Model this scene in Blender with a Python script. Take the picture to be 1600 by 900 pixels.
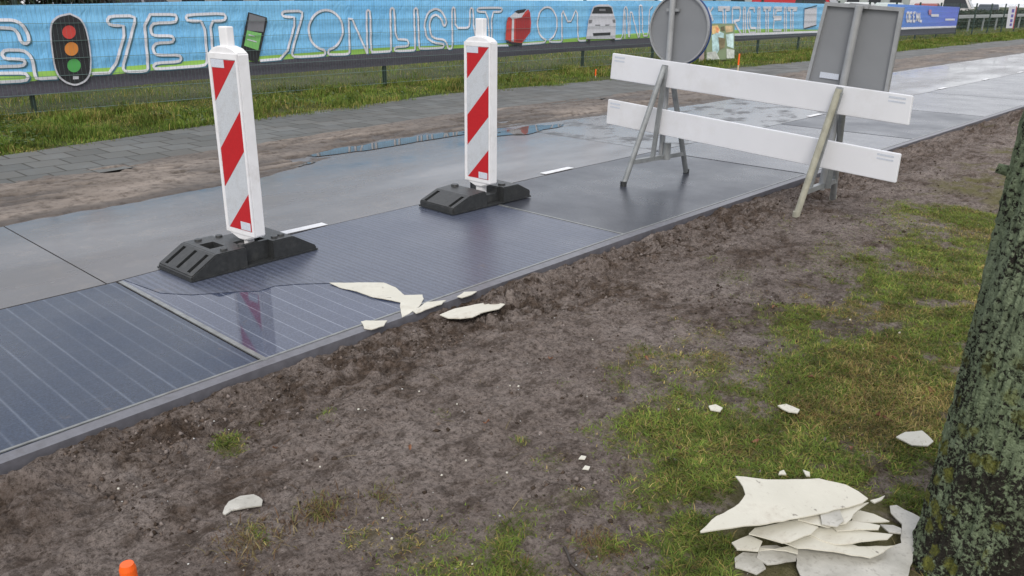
import bpy, bmesh, math, random
import numpy as np
from mathutils import Vector, Matrix, noise as mnoise
PI = math.pi
S = bpy.context.scene
for o in list(bpy.data.objects): bpy.data.objects.remove(o)
# ------------------------------------------------------------------ camera
CAMH, FPX = 1.4, 1256.87
def cam_axes(p, r, a):
    p, r, a = map(math.radians, (p, r, a))
    F = np.array([0, math.cos(p), -math.sin(p)]); R = np.array([1., 0, 0]); U = np.cross(R, F)
    R2 = R*math.cos(r)+U*math.sin(r); U2 = -R*math.sin(r)+U*math.cos(r)
    c, s = math.cos(a), math.sin(a); M = np.array([[c, -s, 0], [s, c, 0], [0, 0, 1]])
    return M@R2, M@U2, M@F
CR, CU, CF = cam_axes(19.795, .7252, 42.2252)
cd = bpy.data.cameras.new('camera'); cam = bpy.data.objects.new('camera', cd); S.collection.objects.link(cam)
cd.sensor_width = 36; cd.lens = 36*FPX/1600; cd.clip_start = .05; cd.clip_end = 2000
m = Matrix([[CR[i], CU[i], -CF[i], (0, 0, CAMH)[i]] for i in range(3)]+[[0, 0, 0, 1]])
cam.matrix_world = m; S.camera = cam
S.render.resolution_x, S.render.resolution_y = 1024, 576
# ------------------------------------------------------------------ world, sun, exposure
w = bpy.data.worlds.new("World"); S.world = w; w.use_nodes = True
SUN_EL, SUN_AZ = 40, 142      # degrees; azimuth measured clockwise from +Y
nt = w.node_tree; N = nt.nodes; L = nt.links; N.clear()
out = N.new('ShaderNodeOutputWorld'); bg = N.new('ShaderNodeBackground'); bg.inputs['Strength'].default_value = .12
sky = N.new('ShaderNodeTexSky'); sky.sky_type = 'NISHITA'; sky.sun_disc = False
sky.sun_elevation = math.radians(SUN_EL); sky.sun_rotation = math.radians(SUN_AZ); sky.dust_density = 4
tc = N.new('ShaderNodeTexCoord'); mp = N.new('ShaderNodeMapping'); mp.inputs['Scale'].default_value = (1, 1, 3)
ns = N.new('ShaderNodeTexNoise'); ns.inputs['Scale'].default_value = 2.2; ns.inputs['Detail'].default_value = 5
rp = N.new('ShaderNodeValToRGB'); rp.color_ramp.elements[0].position = .3; rp.color_ramp.elements[1].position = .7
rp.color_ramp.elements[0].color = (5.25, 5.35, 5.7, 1); rp.color_ramp.elements[1].color = (7.5, 7.55, 7.8, 1)
mx = N.new('ShaderNodeMix'); mx.data_type = 'RGBA'; mx.inputs[0].default_value = .86
L.new(tc.outputs['Generated'], mp.inputs[0]); L.new(mp.outputs[0], ns.inputs['Vector']); L.new(ns.outputs['Fac'], rp.inputs[0])
dt = N.new('ShaderNodeVectorMath'); dt.operation = 'DOT_PRODUCT'; dt.inputs[1].default_value = (-.50, .82, .25)
nrm = N.new('ShaderNodeVectorMath'); nrm.operation = 'NORMALIZE'; L.new(tc.outputs['Generated'], nrm.inputs[0]); L.new(nrm.outputs[0], dt.inputs[0])
gl = N.new('ShaderNodeMapRange'); gl.inputs['From Min'].default_value = .2; gl.inputs['From Max'].default_value = 1.; gl.inputs['To Min'].default_value = .84; gl.inputs['To Max'].default_value = 1.22; L.new(dt.outputs['Value'], gl.inputs['Value'])
gm_ = N.new('ShaderNodeMix'); gm_.data_type = 'RGBA'; gm_.blend_type = 'MULTIPLY'; gm_.inputs[0].default_value = 1; L.new(rp.outputs[0], gm_.inputs[6]); L.new(gl.outputs[0], gm_.inputs[7])
L.new(sky.outputs[0], mx.inputs[6]); L.new(gm_.outputs[2], mx.inputs[7]); L.new(mx.outputs[2], bg.inputs[0]); L.new(bg.outputs[0], out.inputs[0])
sd = bpy.data.lights.new('sun', 'SUN'); sd.energy = 1.3; sd.angle = math.radians(25); sd.color = (1, .96, .9)
so = bpy.data.objects.new('sun', sd); S.collection.objects.link(so)
ev = Vector((math.sin(math.radians(SUN_AZ))*math.cos(math.radians(SUN_EL)), math.cos(math.radians(SUN_AZ))*math.cos(math.radians(SUN_EL)), math.sin(math.radians(SUN_EL))))
so.rotation_euler = ev.to_track_quat('Z', 'Y').to_euler(); so.location = (0, 0, 20)
S.view_settings.view_transform = 'Standard'; S.view_settings.look = 'None'; S.view_settings.gamma = 1
S.view_settings.exposure = .50
# ------------------------------------------------------------------ projection helpers (pixel of the 1600x900 photo <-> world point)
def ray(x, y): return CF+CR*(x-800)/FPX-CU*(y-450)/FPX
def G(x, y, z=0.):
    d = ray(x, y); t = (z-CAMH)/d[2]; return Vector((d[0]*t, d[1]*t, z))
def onp(x, y, axis, val):
    d = ray(x, y); o = (0, 0, CAMH); t = (val-o[axis])/d[axis]; return Vector((o[0]+d[0]*t, o[1]+d[1]*t, o[2]+d[2]*t))
def PJ(X, Y, Z=0.):
    z = X*CF[0]+Y*CF[1]+(Z-CAMH)*CF[2]; zz = np.where(z < .2, .2, z)
    return (800+FPX*(X*CR[0]+Y*CR[1]+(Z-CAMH)*CR[2])/zz, 450-FPX*(X*CU[0]+Y*CU[1]+(Z-CAMH)*CU[2])/zz, z)
# ------------------------------------------------------------------ numpy noise
def _h(i, j, s):
    n = (i.astype(np.int64)*374761393+j.astype(np.int64)*668265263+s*974711) & 0xffffffff
    n = ((n ^ (n >> 13))*1274126177) & 0xffffffff
    return ((n ^ (n >> 16)) & 0xffff)/65535.
def vn(x, y, s=0):
    x = np.asarray(x, float); y = np.asarray(y, float); i = np.floor(x); j = np.floor(y); u = x-i; v = y-j
    u = u*u*(3-2*u); v = v*v*(3-2*v)
    return (_h(i, j, s)*(1-u)+_h(i+1, j, s)*u)*(1-v)+(_h(i, j+1, s)*(1-u)+_h(i+1, j+1, s)*u)*v
def fbm(x, y, s=0, o=4, g=.5):
    t = 0; a = 1; n = 0
    for k in range(o):
        t = t+a*vn(x*2**k+17*k, y*2**k-9*k, s+k); n += a; a *= g
    return t/n
def sm(a, b, x): t = np.clip((x-a)/(b-a), 0, 1); return t*t*(3-2*t)
def interp(pts, y): return np.interp(y, [p[0] for p in pts], [p[1] for p in pts])
# ------------------------------------------------------------------ materials
class NB:
    def __init__(s, name):
        s.m = bpy.data.materials.new(name); s.m.use_nodes = True; s.t = s.m.node_tree
        s.b = s.t.nodes['Principled BSDF']; s.co = s.n('ShaderNodeTexCoord').outputs['Object']
        g = s.n('ShaderNodeNewGeometry'); s.pos = g.outputs['Position']
    def n(s, k): return s.t.nodes.new(k)
    def l(s, a, b):
        if hasattr(a, 'links') or isinstance(a, bpy.types.NodeSocket): s.t.links.new(a, b)
        else:
            if isinstance(a, (tuple, list)) and len(a) == 3 and b.type == 'RGBA': a = (*a, 1)
            b.default_value = a
    def noise(s, sc, det=4, rough=.55, vec=None, stretch=None, dist=0):
        v = vec or s.co
        if stretch:
            mp = s.n('ShaderNodeMapping'); mp.inputs['Scale'].default_value = stretch; s.l(v, mp.inputs[0]); v = mp.outputs[0]
        n = s.n('ShaderNodeTexNoise'); n.inputs['Scale'].default_value = sc; n.inputs['Detail'].default_value = det
        n.inputs['Roughness'].default_value = rough; n.inputs['Distortion'].default_value = dist; s.l(v, n.inputs['Vector']); return n.outputs['Fac']
    def vor(s, sc, feat='F1', stretch=None, out='Distance', vec=None):
        v = vec or s.co
        if stretch:
            mp = s.n('ShaderNodeMapping'); mp.inputs['Scale'].default_value = stretch; s.l(v, mp.inputs[0]); v = mp.outputs[0]
        n = s.n('ShaderNodeTexVoronoi'); n.feature = feat; n.inputs['Scale'].default_value = sc; s.l(v, n.inputs['Vector']); return n.outputs[out]
    def ramp(s, f, *st):
        r = s.n('ShaderNodeValToRGB'); e = r.color_ramp.elements
        while len(e) < len(st): e.new(.5)
        for k, (p, c) in enumerate(st):
            e[k].position = p; e[k].color = (c, c, c, 1) if isinstance(c, (int, float)) else (*c, 1)
        s.l(f, r.inputs[0]); return r.outputs[0]
    def mix(s, f, a, b, mode='MIX'):
        m = s.n('ShaderNodeMix'); m.data_type = 'RGBA'; m.blend_type = mode; s.l(f, m.inputs[0]); s.l(a, m.inputs[6]); s.l(b, m.inputs[7]); return m.outputs[2]
    def math(s, op, a, b=0., c=None):
        m = s.n('ShaderNodeMath'); m.operation = op; s.l(a, m.inputs[0]); s.l(b, m.inputs[1])
        if c is not None: s.l(c, m.inputs[2])
        return m.outputs[0]
    def attr(s, name, out='Fac'):
        a = s.n('ShaderNodeAttribute'); a.attribute_name = name; return a.outputs[out]
    def xyz(s, v=None):
        x = s.n('ShaderNodeSeparateXYZ'); s.l(v or s.co, x.inputs[0]); return x.outputs
    def bump(s, h, st=.5, d=.01):
        b = s.n('ShaderNodeBump'); b.inputs['Strength'].default_value = st; b.inputs['Distance'].default_value = d; s.l(h, b.inputs['Height']); s.l(b.outputs[0], s.b.inputs['Normal'])
    def set(s, col=None, rough=None, spec=None, metal=None):
        if col is not None: s.l(col, s.b.inputs['Base Color'])
        if rough is not None: s.l(rough, s.b.inputs['Roughness'])
        if spec is not None: s.l(spec, s.b.inputs['Specular IOR Level'])
        if metal is not None: s.l(metal, s.b.inputs['Metallic'])
        return s.m
def simple(name, col, rough=.5, var=.15, sc=20, spec=.5, metal=0, bump=0, grime=None):
    b = NB(name); f = b.noise(sc, 5)
    c = b.ramp(f, (.25, tuple(x*(1-var) for x in col)), (.75, tuple(min(1, x*(1+var)) for x in col)))
    if grime:
        g = b.ramp(b.noise(sc*.35, 6, .7), (.52, 0.), (.72, 1.)); c = b.mix(b.math('MULTIPLY', g, grime[1]), c, grime[0])
    b.set(c, rough, spec, metal)
    if bump: b.bump(b.noise(sc*6, 3), bump, .002)
    return b.m
# ------------------------------------------------------------------ object helpers
def link(o, parent=None):
    S.collection.objects.link(o)
    if parent is not None: o.parent = parent
    return o
def tag(o, label=None, cat=None, group=None, kind=None):
    if label: o['label'] = label
    if cat: o['category'] = cat
    if group: o['group'] = group
    if kind: o['kind'] = kind
    return o
def empty(name, loc, rz=0, **k):
    o = bpy.data.objects.new(name, None); o.location = loc; o.rotation_euler = (0, 0, rz); o.empty_display_size = .1
    link(o); return tag(o, **k)
def mesh(name, V, F, mats, parent=None, smooth=False, midx=None, **k):
    me = bpy.data.meshes.new(name); me.from_pydata([tuple(v) for v in V], [], F)
    for mt in (mats if isinstance(mats, list) else [mats]): me.materials.append(mt)
    if midx is not None: me.polygons.foreach_set('material_index', midx)
    if smooth: me.polygons.foreach_set('use_smooth', [True]*len(me.polygons))
    me.update(); o = bpy.data.objects.new(name, me); link(o, parent); return tag(o, **k)
def fastmesh(name, V, tris, mat, parent=None, cols=None, smooth=False, quads=None, attr=None, **k):
    me = bpy.data.meshes.new(name); V = np.asarray(V, np.float32)
    parts = []; sizes = []
    if quads is not None and len(quads): parts.append(np.asarray(quads).ravel()); sizes += [4]*len(quads)
    if tris is not None and len(tris): parts.append(np.asarray(tris).ravel()); sizes += [3]*len(tris)
    idx = np.concatenate(parts).astype(np.int32); sizes = np.array(sizes, np.int32); st = np.concatenate([[0], np.cumsum(sizes)[:-1]]).astype(np.int32)
    me.vertices.add(len(V)); me.vertices.foreach_set('co', V.ravel()); me.loops.add(len(idx)); me.loops.foreach_set('vertex_index', idx)
    me.polygons.add(len(sizes)); me.polygons.foreach_set('loop_start', st)
    if smooth: me.polygons.foreach_set('use_smooth', np.ones(len(sizes), bool))
    me.update(calc_edges=True)
    if cols is not None:
        a = me.color_attributes.new('col', 'FLOAT_COLOR', 'POINT'); a.data.foreach_set('color', np.asarray(cols, np.float32).ravel())
    if attr:
        for nm, v in attr.items():
            a = me.attributes.new(nm, 'FLOAT', 'POINT'); a.data.foreach_set('value', np.asarray(v, np.float32).ravel())
    me.materials.append(mat); o = bpy.data.objects.new(name, me); link(o, parent); return tag(o, **k)
def gridmesh(name, X, Y, Z, mat, **k):
    n, mm = X.shape; V = np.stack([X, Y, Z], -1).reshape(-1, 3); i = np.arange(n*mm).reshape(n, mm)
    q = np.stack([i[:-1, :-1], i[:-1, 1:], i[1:, 1:], i[1:, :-1]], -1).reshape(-1, 4)
    return fastmesh(name, V, None, mat, quads=q, smooth=True, **k)
class MB:
    """collects shapes into one mesh"""
    def __init__(s): s.V = []; s.F = []
    def add(s, V, F): n = len(s.V); s.V += [tuple(v) for v in V]; s.F += [tuple(i+n for i in f) for f in F]; return s
    def box(s, c, d, M=None, bev=0):
        bm = bmesh.new(); bmesh.ops.create_cube(bm, size=1)
        for v in bm.verts: v.co = Vector((v.co.x*d[0], v.co.y*d[1], v.co.z*d[2]))
        if bev: bmesh.ops.bevel(bm, geom=list(bm.edges), offset=bev, segments=2, affect='EDGES', profile=.5)
        M2 = Matrix.Translation(c) @ (M if M else Matrix()); s.bm(bm, M2); return s
    def bm(s, bm, M=Matrix()):
        bm.verts.index_update(); s.add([M@v.co for v in bm.verts], [[v.index for v in f.verts] for f in bm.faces]); bm.free()
    def tube(s, a, b, r, n=12, r2=None, cap=True):
        a = Vector(a); b = Vector(b); r2 = r if r2 is None else r2; d = (b-a).normalized(); u = d.orthogonal().normalized(); v = d.cross(u)
        V = [a+(u*math.cos(t)+v*math.sin(t))*r for t in [2*PI*k/n for k in range(n)]]+[b+(u*math.cos(t)+v*math.sin(t))*r2 for t in [2*PI*k/n for k in range(n)]]
        F = [(k, (k+1) % n, n+(k+1) % n, n+k) for k in range(n)]
        if cap: F += [tuple(range(n))[::-1], tuple(range(n, 2*n))]
        return s.add(V, F)
    def bar(s, a, b, w_, h_, up=(0, 0, 1)):
        a = Vector(a); b = Vector(b); d = (b-a).normalized(); u = d.cross(Vector(up)).normalized(); v = u.cross(d)
        V = [p+u*(x*w_/2)+v*(y*h_/2) for p in (a, b) for x, y in ((-1, -1), (1, -1), (1, 1), (-1, 1))]
        return s.add(V, [(3, 2, 1, 0), (4, 5, 6, 7), (0, 1, 5, 4), (1, 2, 6, 5), (2, 3, 7, 6), (3, 0, 4, 7)])
    def prism(s, pts, dvec):
        n = len(pts); P = [Vector(p) for p in pts]; D = Vector(dvec)
        return s.add(P+[p+D for p in P], [tuple(range(n))[::-1], tuple(range(n, 2*n))]+[(k, (k+1) % n, n+(k+1) % n, n+k) for k in range(n)])
    def build(s, name, mat, parent=None, smooth=False, bevel=0, **k):
        o = mesh(name, s.V, s.F, mat, parent, smooth, **k)
        bm = bmesh.new(); bm.from_mesh(o.data); bmesh.ops.recalc_face_normals(bm, faces=bm.faces)
        if bevel: bmesh.ops.bevel(bm, geom=[e for e in bm.edges if e.is_manifold and e.calc_face_angle(0) > .5], offset=bevel, segments=2, affect='EDGES')
        bm.to_mesh(o.data); bm.free(); return o
def boolean(o, cutters, op='DIFFERENCE'):
    for c in cutters:
        md = o.modifiers.new('b', 'BOOLEAN'); md.operation = op; md.object = c; md.solver = 'EXACT'
    dg = bpy.context.evaluated_depsgraph_get(); dg.update(); me = bpy.data.meshes.new_from_object(o.evaluated_get(dg))
    o.modifiers.clear(); old = o.data; o.data = me; bpy.data.meshes.remove(old)
    for c in cutters: bpy.data.objects.remove(c)
    return o
# ================================================================== GROUND HEIGHTS
EDGE = [(-5, -2.655), (.5, -2.655), (1.5, -2.69), (4.1, -2.715), (6.1, -2.70), (8.8, -2.665), (13.3, -2.56), (20, -2.4), (60, -1.2)]
CENT = [(-5, -4.1), (1, -4.13), (1.5, -4.14), (2.75, -4.27), (5.4, -4.31), (10.5, -4.25), (15.3, -4.17), (20, -4.06), (60, -3.0)]
FARE = [(-5, -5.5), (1.4, -5.70), (2.8, -5.80), (3.5, -5.88), (4.2, -6.15), (5.6, -6.50), (8, -6.25), (10.6, -5.95), (20, -6.0), (60, -5.0)]
PATHN = [(-5, -6.95), (1.8, -7.0), (3.65, -7.14), (7.1, -7.5), (10.4, -7.4), (30, -7.3), (60, -6.5)]
PATHF = [(-5, -8.05), (2.2, -8.15), (4.4, -8.6), (8.6, -9.15), (12.2, -8.9), (19, -8.6), (60, -8.0)]
def edge(y): return interp(EDGE, y)
GRASSP = [(1720, 250), (1600, 285), (1530, 315), (1400, 375), (1310, 440), (1225, 505), (1175, 565), (1080, 595), (985, 640), (955, 700), (965, 770), (900, 825), (780, 850), (640, 905), (420, 1400), (5000, 1400), (5000, 250)]
def polysd(x, y, P):
    """signed distance (px), positive inside"""
    x = np.asarray(x, float); y = np.asarray(y, float); d = np.full(x.shape, 1e9); ins = np.zeros(x.shape, bool)
    for (ax, ay), (bx, by) in zip(P, P[1:]+P[:1]):
        ex, ey = bx-ax, by-ay; t = np.clip(((x-ax)*ex+(y-ay)*ey)/(ex*ex+ey*ey), 0, 1)
        d = np.minimum(d, np.hypot(x-ax-t*ex, y-ay-t*ey)); c = ((ay > y) != (by > y)) & (x < (bx-ax)*(y-ay)/(by-ay+1e-12)+ax); ins ^= c
    return np.where(ins, d, -d)
TUFTS = [(350, 682, 38, .9), (510, 640, 26, .45), (400, 645, 20, .3), (815, 687, 20, .5), (775, 745, 22, .2), (860, 720, 40, .25), (505, 805, 30, .5), (395, 845, 45, .4), (960, 590, 40, .2), (1100, 520, 45, .25), (1410, 330, 45, .45), (1150, 430, 40, .25), (905, 780, 35, .35), (830, 800, 45, .3), (1300, 400, 60, .25), (690, 640, 22, .25), (880, 600, 18, .2), (720, 880, 60, .5)]
def green(X, Y):
    X = np.asarray(X, float); Y = np.asarray(Y, float)
    px, py, z = PJ(X, Y); sd = polysd(px, py, GRASSP)
    n = fbm(X*3.2, Y*3.2, 5)*1.0+fbm(X*11, Y*11, 8)*.5-.75
    g = sm(-.45, .65, sd/140+n*1.7+.22)
    g = g*(1-.75*sm(.57, .68, fbm(X*4.3+3, Y*4.3, 33, 5, .6)))           # bare patches inside the lawn
    for (tx, ty, r, a) in TUFTS:
        g = np.maximum(g, a*sm(1.1, .2, np.hypot((px-tx)/r, (py-ty)/(r*.6))+n*.9))
    g = np.where(z < .4, .5*sm(.45, .6, fbm(X*2, Y*2, 3)), g)
    return g
def soil_h(X, Y):
    d = X-edge(Y); gA = sm(.3, 1.6, d)
    base = -.020+.018*sm(.05, 1.3, d)
    a = .058*np.exp(-((d-.18)/.16)**2)*(.5+.8*sm(.35, .65, fbm(X*2.2, Y*1.5, 67)))+.008
    cl = fbm(X*9+1.5*vn(X*3, Y*3, 4), Y*6, 11, 5, .62)
    rid = 1-np.abs(2*fbm(X*7, Y*3.5, 21, 4, .55)-1)
    tr = np.sin((d-.55)*16+2.2*vn(X*1.1, Y*.8, 9))*.006*np.exp(-((d-.7)/.45)**2)
    h = base+a*(cl-.45)*2.0+a*.5*(rid-.7)+tr+.034*(fbm(X*1.6, Y*1.3, 2)-.5)+.016*(fbm(X*14, Y*14, 31, 3)-.5)*(1+1.6*np.exp(-((d-.28)/.3)**2))
    h = h+.010*(fbm(X*45, Y*45, 41, 2)-.5)*(1-.3*gA)
    eb = np.exp(-((d-.22)/.20)**2)*(.25+1.0*sm(.40, .62, fbm(X*3.2, Y*2.2, 66))); rd = 1-np.abs(2*fbm(X*19, Y*13, 58, 4, .6)-1)
    h = h+.030*eb*(fbm(X*24+2*vn(X*8, Y*8, 59), Y*18, 60, 4, .65)-.5)-.022*eb*sm(.75, .95, rd)-.007*(1-gA*.5)*sm(.82, .97, rd)+.008*(fbm(X*22, Y*16, 62, 4, .65)-.5)
    lump = sm(.60, .75, vn(X*26, Y*22, 55))*.012*sm(.45, .62, fbm(X*2.5, Y*2.5, 57)); h = h+lump
    h = h - .014*sm(.03, 0, d)
    return h
def hz(x, y): return float(soil_h(np.array([float(x)]), np.array([float(y)]))[0])
def GS(px, py, dz=0):
    z = -.02
    for _ in range(4): p = G(px, py, z+dz); z = hz(p.x, p.y)
    return G(px, py, z+dz)
# ================================================================== GROUND MATERIALS
b = NB('wet_soil')
gm = b.attr('green')
f1 = b.noise(2.3, 8, .62); f2 = b.noise(26, 8, .7); f3 = b.noise(160, 3, .6); f4 = b.noise(9, 7, .7, dist=.6)
c = b.ramp(f1, (.3, (.215, .172, .150)), (.5, (.31, .258, .230)), (.72, (.41, .352, .32)))
c = b.mix(b.ramp(f2, (.34, 1.), (.54, 0.)), c, b.mix(.6, c, (.045, .034, .028)))
c = b.mix(b.math('MULTIPLY', b.ramp(f4, (.60, 0.), (.72, 1.)), .5), c, (.15, .10, .066))
c = b.mix(b.math('MULTIPLY', b.ramp(f3, (.63, 0.), (.74, 1.)), .5), c, (.27, .25, .24))
c = b.mix(b.math('MULTIPLY', b.ramp(f3, (.28, 1.), (.38, 0.)), .6), c, (.028, .022, .02))
pit = b.noise(75, 6, .8, dist=.3); c = b.mix(b.math('MULTIPLY', b.ramp(pit, (.38, 1.), (.50, 0.)), .8), c, (.05, .038, .03)); c = b.mix(b.math('MULTIPLY', b.ramp(pit, (.55, 0.), (.68, 1.)), .6), c, (.44, .39, .36))
st = b.noise(13, 7, .75, stretch=(1, .45, 1)); c = b.mix(b.math('MULTIPLY', b.ramp(st, (.38, 1.), (.49, 0.)), .7), c, (.075, .056, .045))
dk = b.attr('clod_and_gap_shade'); c = b.mix(b.math('MULTIPLY', dk, b.ramp(pit, (.42, 1.), (.60, .62))), c, b.ramp(f2, (.34, (.030, .021, .016)), (.5, (.085, .060, .044)), (.68, (.19, .14, .11))))  # dark brown clods, with the shade in their gaps painted into the colour
mossy = b.mix(f2, (.11, .115, .035), (.24, .22, .085))
c = b.mix(b.math('MULTIPLY', b.ramp(gm, (.15, 0.), (.9, 1.)), .75), c, mossy)
b.set(c, b.ramp(f1, (.3, .75), (.7, .95)), .10)
b.bump(b.math('ADD', b.noise(38, 8, .78), b.math('MULTIPLY', b.noise(120, 5, .75), .8)), 1., .02); SOIL = b.m
b = NB('sandy_soil'); f1 = b.noise(1.3, 8, .65, stretch=(1.6, .6, 1)); f2 = b.noise(14, 8, .7)
c = b.ramp(f1, (.3, (.15, .125, .105)), (.5, (.23, .195, .168)), (.7, (.32, .275, .24)))
c = b.mix(b.math('MULTIPLY', b.ramp(f2, (.36, 1.), (.52, 0.)), .7), c, (.06, .047, .038))
wet = b.attr('wet'); c = b.mix(b.math('MULTIPLY', wet, .7), c, (.05, .042, .038))
b.set(c, b.math('MULTIPLY_ADD', wet, -.35, .85), .2); b.bump(f2, .6, .02); SAND = b.m
b = NB('verge_ground'); f1 = b.noise(.7, 6); f2 = b.noise(9, 6, .7)
c = b.mix(b.ramp(f1, (.4, 0.), (.6, 1.)), (.040, .058, .014), (.075, .088, .026)); c = b.mix(b.ramp(f2, (.35, .8), (.55, 0.)), c, (.05, .038, .024)); b.set(c, .9, .2); VERGE = b.m
# ================================================================== GROUND SHEETS
P = 600
mesh('ground', [(-P, -P, -.09), (P, -P, -.09), (P, P, -.09), (-P, P, -.09)], [(0, 1, 2, 3)], VERGE, kind='structure')
ys = np.concatenate([np.arange(-1.2, .4, .02), np.arange(.4, 5.0, .0085), 5.0+np.cumsum(np.linspace(.0085, .05, 190)), ])
ys = np.concatenate([ys, ys[-1]+np.cumsum(np.linspace(.05, .5, 190))])
ds = np.concatenate([np.linspace(0, .02, 4), np.arange(.03, 2.9, .0085), 2.9+np.cumsum(np.linspace(.0115, .25, 50))])
Yg, Dg = np.meshgrid(ys, ds, indexing='ij'); Xg = edge(Yg)+Dg-.002; Zg = soil_h(Xg, Yg)
dd = Xg-edge(Yg)
clod_and_gap_shade = np.clip(sm(.70, .1, dd)*sm(.34, .52, fbm(Xg*4, Yg*3, 71))*1.25+.8*sm(.58, .70, fbm(Xg*5, Yg*4, 72)), 0, 1)
clod_and_gap_shade = clod_and_gap_shade*np.clip(.15+1.0*sm(.40, .58, fbm(Xg*22, Yg*16, 73, 4, .6)), 0, 1)  # fine break-up of the dark clods, painting shadowed gaps between them
gridmesh('bare_soil_ground', Xg, Yg, Zg, SOIL, attr={'green': green(Xg, Yg), 'clod_and_gap_shade': clod_and_gap_shade}, kind='structure')
# strip of sand and mud on the far side of the cycle path, ragged edge, running over the slabs
ys = np.concatenate([np.arange(-1, 14, .03), 14+np.cumsum(np.linspace(.03, .8, 130))]); us = np.linspace(0, 1, 60)
Yg, Ug = np.meshgrid(ys, us, indexing='ij'); rag = .07*(fbm(Yg*2.2, Yg*0, 5, 4, .6)-.5)+.05*(fbm(Yg*11, Yg*0, 6, 3)-.5)
x0 = interp(PATHN, Yg)-.05; x1 = interp(FARE, Yg)+rag; Xg = x0+(x1-x0)*Ug
Zg = .012*sm(1, .93, Ug)+.02*sm(.0, .35, Ug)*sm(1.0, .7, Ug)*(fbm(Xg*3, Yg*1.6, 12)+.2)+.018*(fbm(Xg*9, Yg*6, 14, 4, .6)-.5)*sm(1, .85, Ug)-.012*sm(.985, 1, Ug)
pud = sm(.30, .0, np.hypot((Xg+6.42+.03*(Yg-5.2))/.24, (Yg-5.2)/1.15)-.75+.5*(fbm(Xg*4, Yg*3, 15)-.5))+sm(.3, 0, np.hypot((Xg+6.05)/.2, (Yg-6.9)/.55)-.75)
rut = 1-np.abs(2*fbm(Xg*9, Yg*1.1, 18, 3, .6)-1); rut = sm(.72, .93, rut)*sm(.4, .6, fbm(Xg*1.5, Yg*.8, 19)); Zg = Zg-.022*rut*sm(1, .9, Ug)
holes = sm(.66, .76, fbm(Xg*8, Yg*4, 20, 3))*sm(1, .9, Ug); Zg = Zg-.03*holes
Zg = Zg-.035*np.clip(pud, 0, 1)
wetm = np.clip(sm(.5, .0, np.abs(Ug-.97)/.16)+sm(.45, .65, fbm(Xg*2, Yg*.9, 17))*.55+1.1*rut+1.1*holes, 0, 1)
gridmesh('sand_strip_ground', Xg, Yg, Zg+.004, SAND, attr={'wet': wetm}, kind='structure')
# paved footpath
b = NB('grey_paving_tiles'); br = b.n('ShaderNodeTexBrick'); mpn = b.n('ShaderNodeMapping'); mpn.inputs['Rotation'].default_value = (0, 0, PI/2); mpn.inputs['Scale'].default_value = (1, 1, 1)
b.l(b.co, mpn.inputs[0]); b.l(mpn.outputs[0], br.inputs['Vector']); br.inputs['Scale'].default_value = 1; br.inputs['Brick Width'].default_value = .3; br.inputs['Row Height'].default_value = .3
br.inputs['Mortar Size'].default_value = .009; br.inputs['Color1'].default_value = (.105, .108, .103, 1); br.inputs['Color2'].default_value = (.145, .147, .140, 1); br.inputs['Mortar'].default_value = (.05, .045, .038, 1)
c = b.mix(b.math('MULTIPLY', b.ramp(b.noise(1.2, 7, .7), (.5, 0.), (.75, 1.)), .5), br.outputs['Color'], (.13, .115, .10)); b.set(c, b.ramp(b.noise(2, 4), (.35, .55), (.6, .8)), .3); b.bump(b.math('MULTIPLY', br.outputs['Fac'], -1), .4, .006); TILE = b.m
ys = np.concatenate([np.arange(-1, 20, .25), np.arange(20, 62, 1.5)]); V = []; F = []
for i, y in enumerate(ys):
    a = interp(PATHN, y)+.12; c_ = interp(PATHF, y)-.15; V += [(a, y, .006), (c_, y, .004)]
    if i: F.append((2*i-2, 2*i, 2*i+1, 2*i-1))
mesh('footpath', V, F, TILE, kind='structure')
# ================================================================== CYCLE PATH
b = NB('wet_concrete'); f1 = b.noise(.9, 6, .6, stretch=(1.5, .5, 1)); f2 = b.noise(7, 8, .7); f3 = b.noise(240, 2)
c = b.ramp(f1, (.3, (.066, .066, .074)), (.7, (.122, .115, .116))); c = b.mix(b.math('MULTIPLY', b.ramp(f2, (.5, 0.), (.75, 1.)), .5), c, (.19, .165, .145))
c = b.mix(b.math('MULTIPLY', b.ramp(f3, (.6, 0.), (.75, 1.)), .2), c, (.3, .3, .3))
x_, y_, z_ = b.xyz(); side = b.ramp(b.math('ADD', x_, b.math('MULTIPLY', b.noise(1.6, 5), .9)), (.0, 0.), (1, 1.))
b.set(c, b.ramp(f1, (.38, .10), (.62, .30)), .33); b.bump(b.math('ADD', f1, b.math('MULTIPLY', f3, .02)), .25, .01); CONC = b.m
b = NB('wet_patched_concrete'); f1 = b.noise(3.0, 6, .65, stretch=(1.2, .8, 1)); f2 = b.noise(.8, 5)
c = b.ramp(f1, (.36, (.060, .062, .066)), (.46, (.12, .122, .128)), (.7, (.16, .162, .168)))
b.set(c, b.ramp(f1, (.38, .5), (.5, .22)), .45); b.bump(f1, .1, .006); CONC2 = b.m
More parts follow.
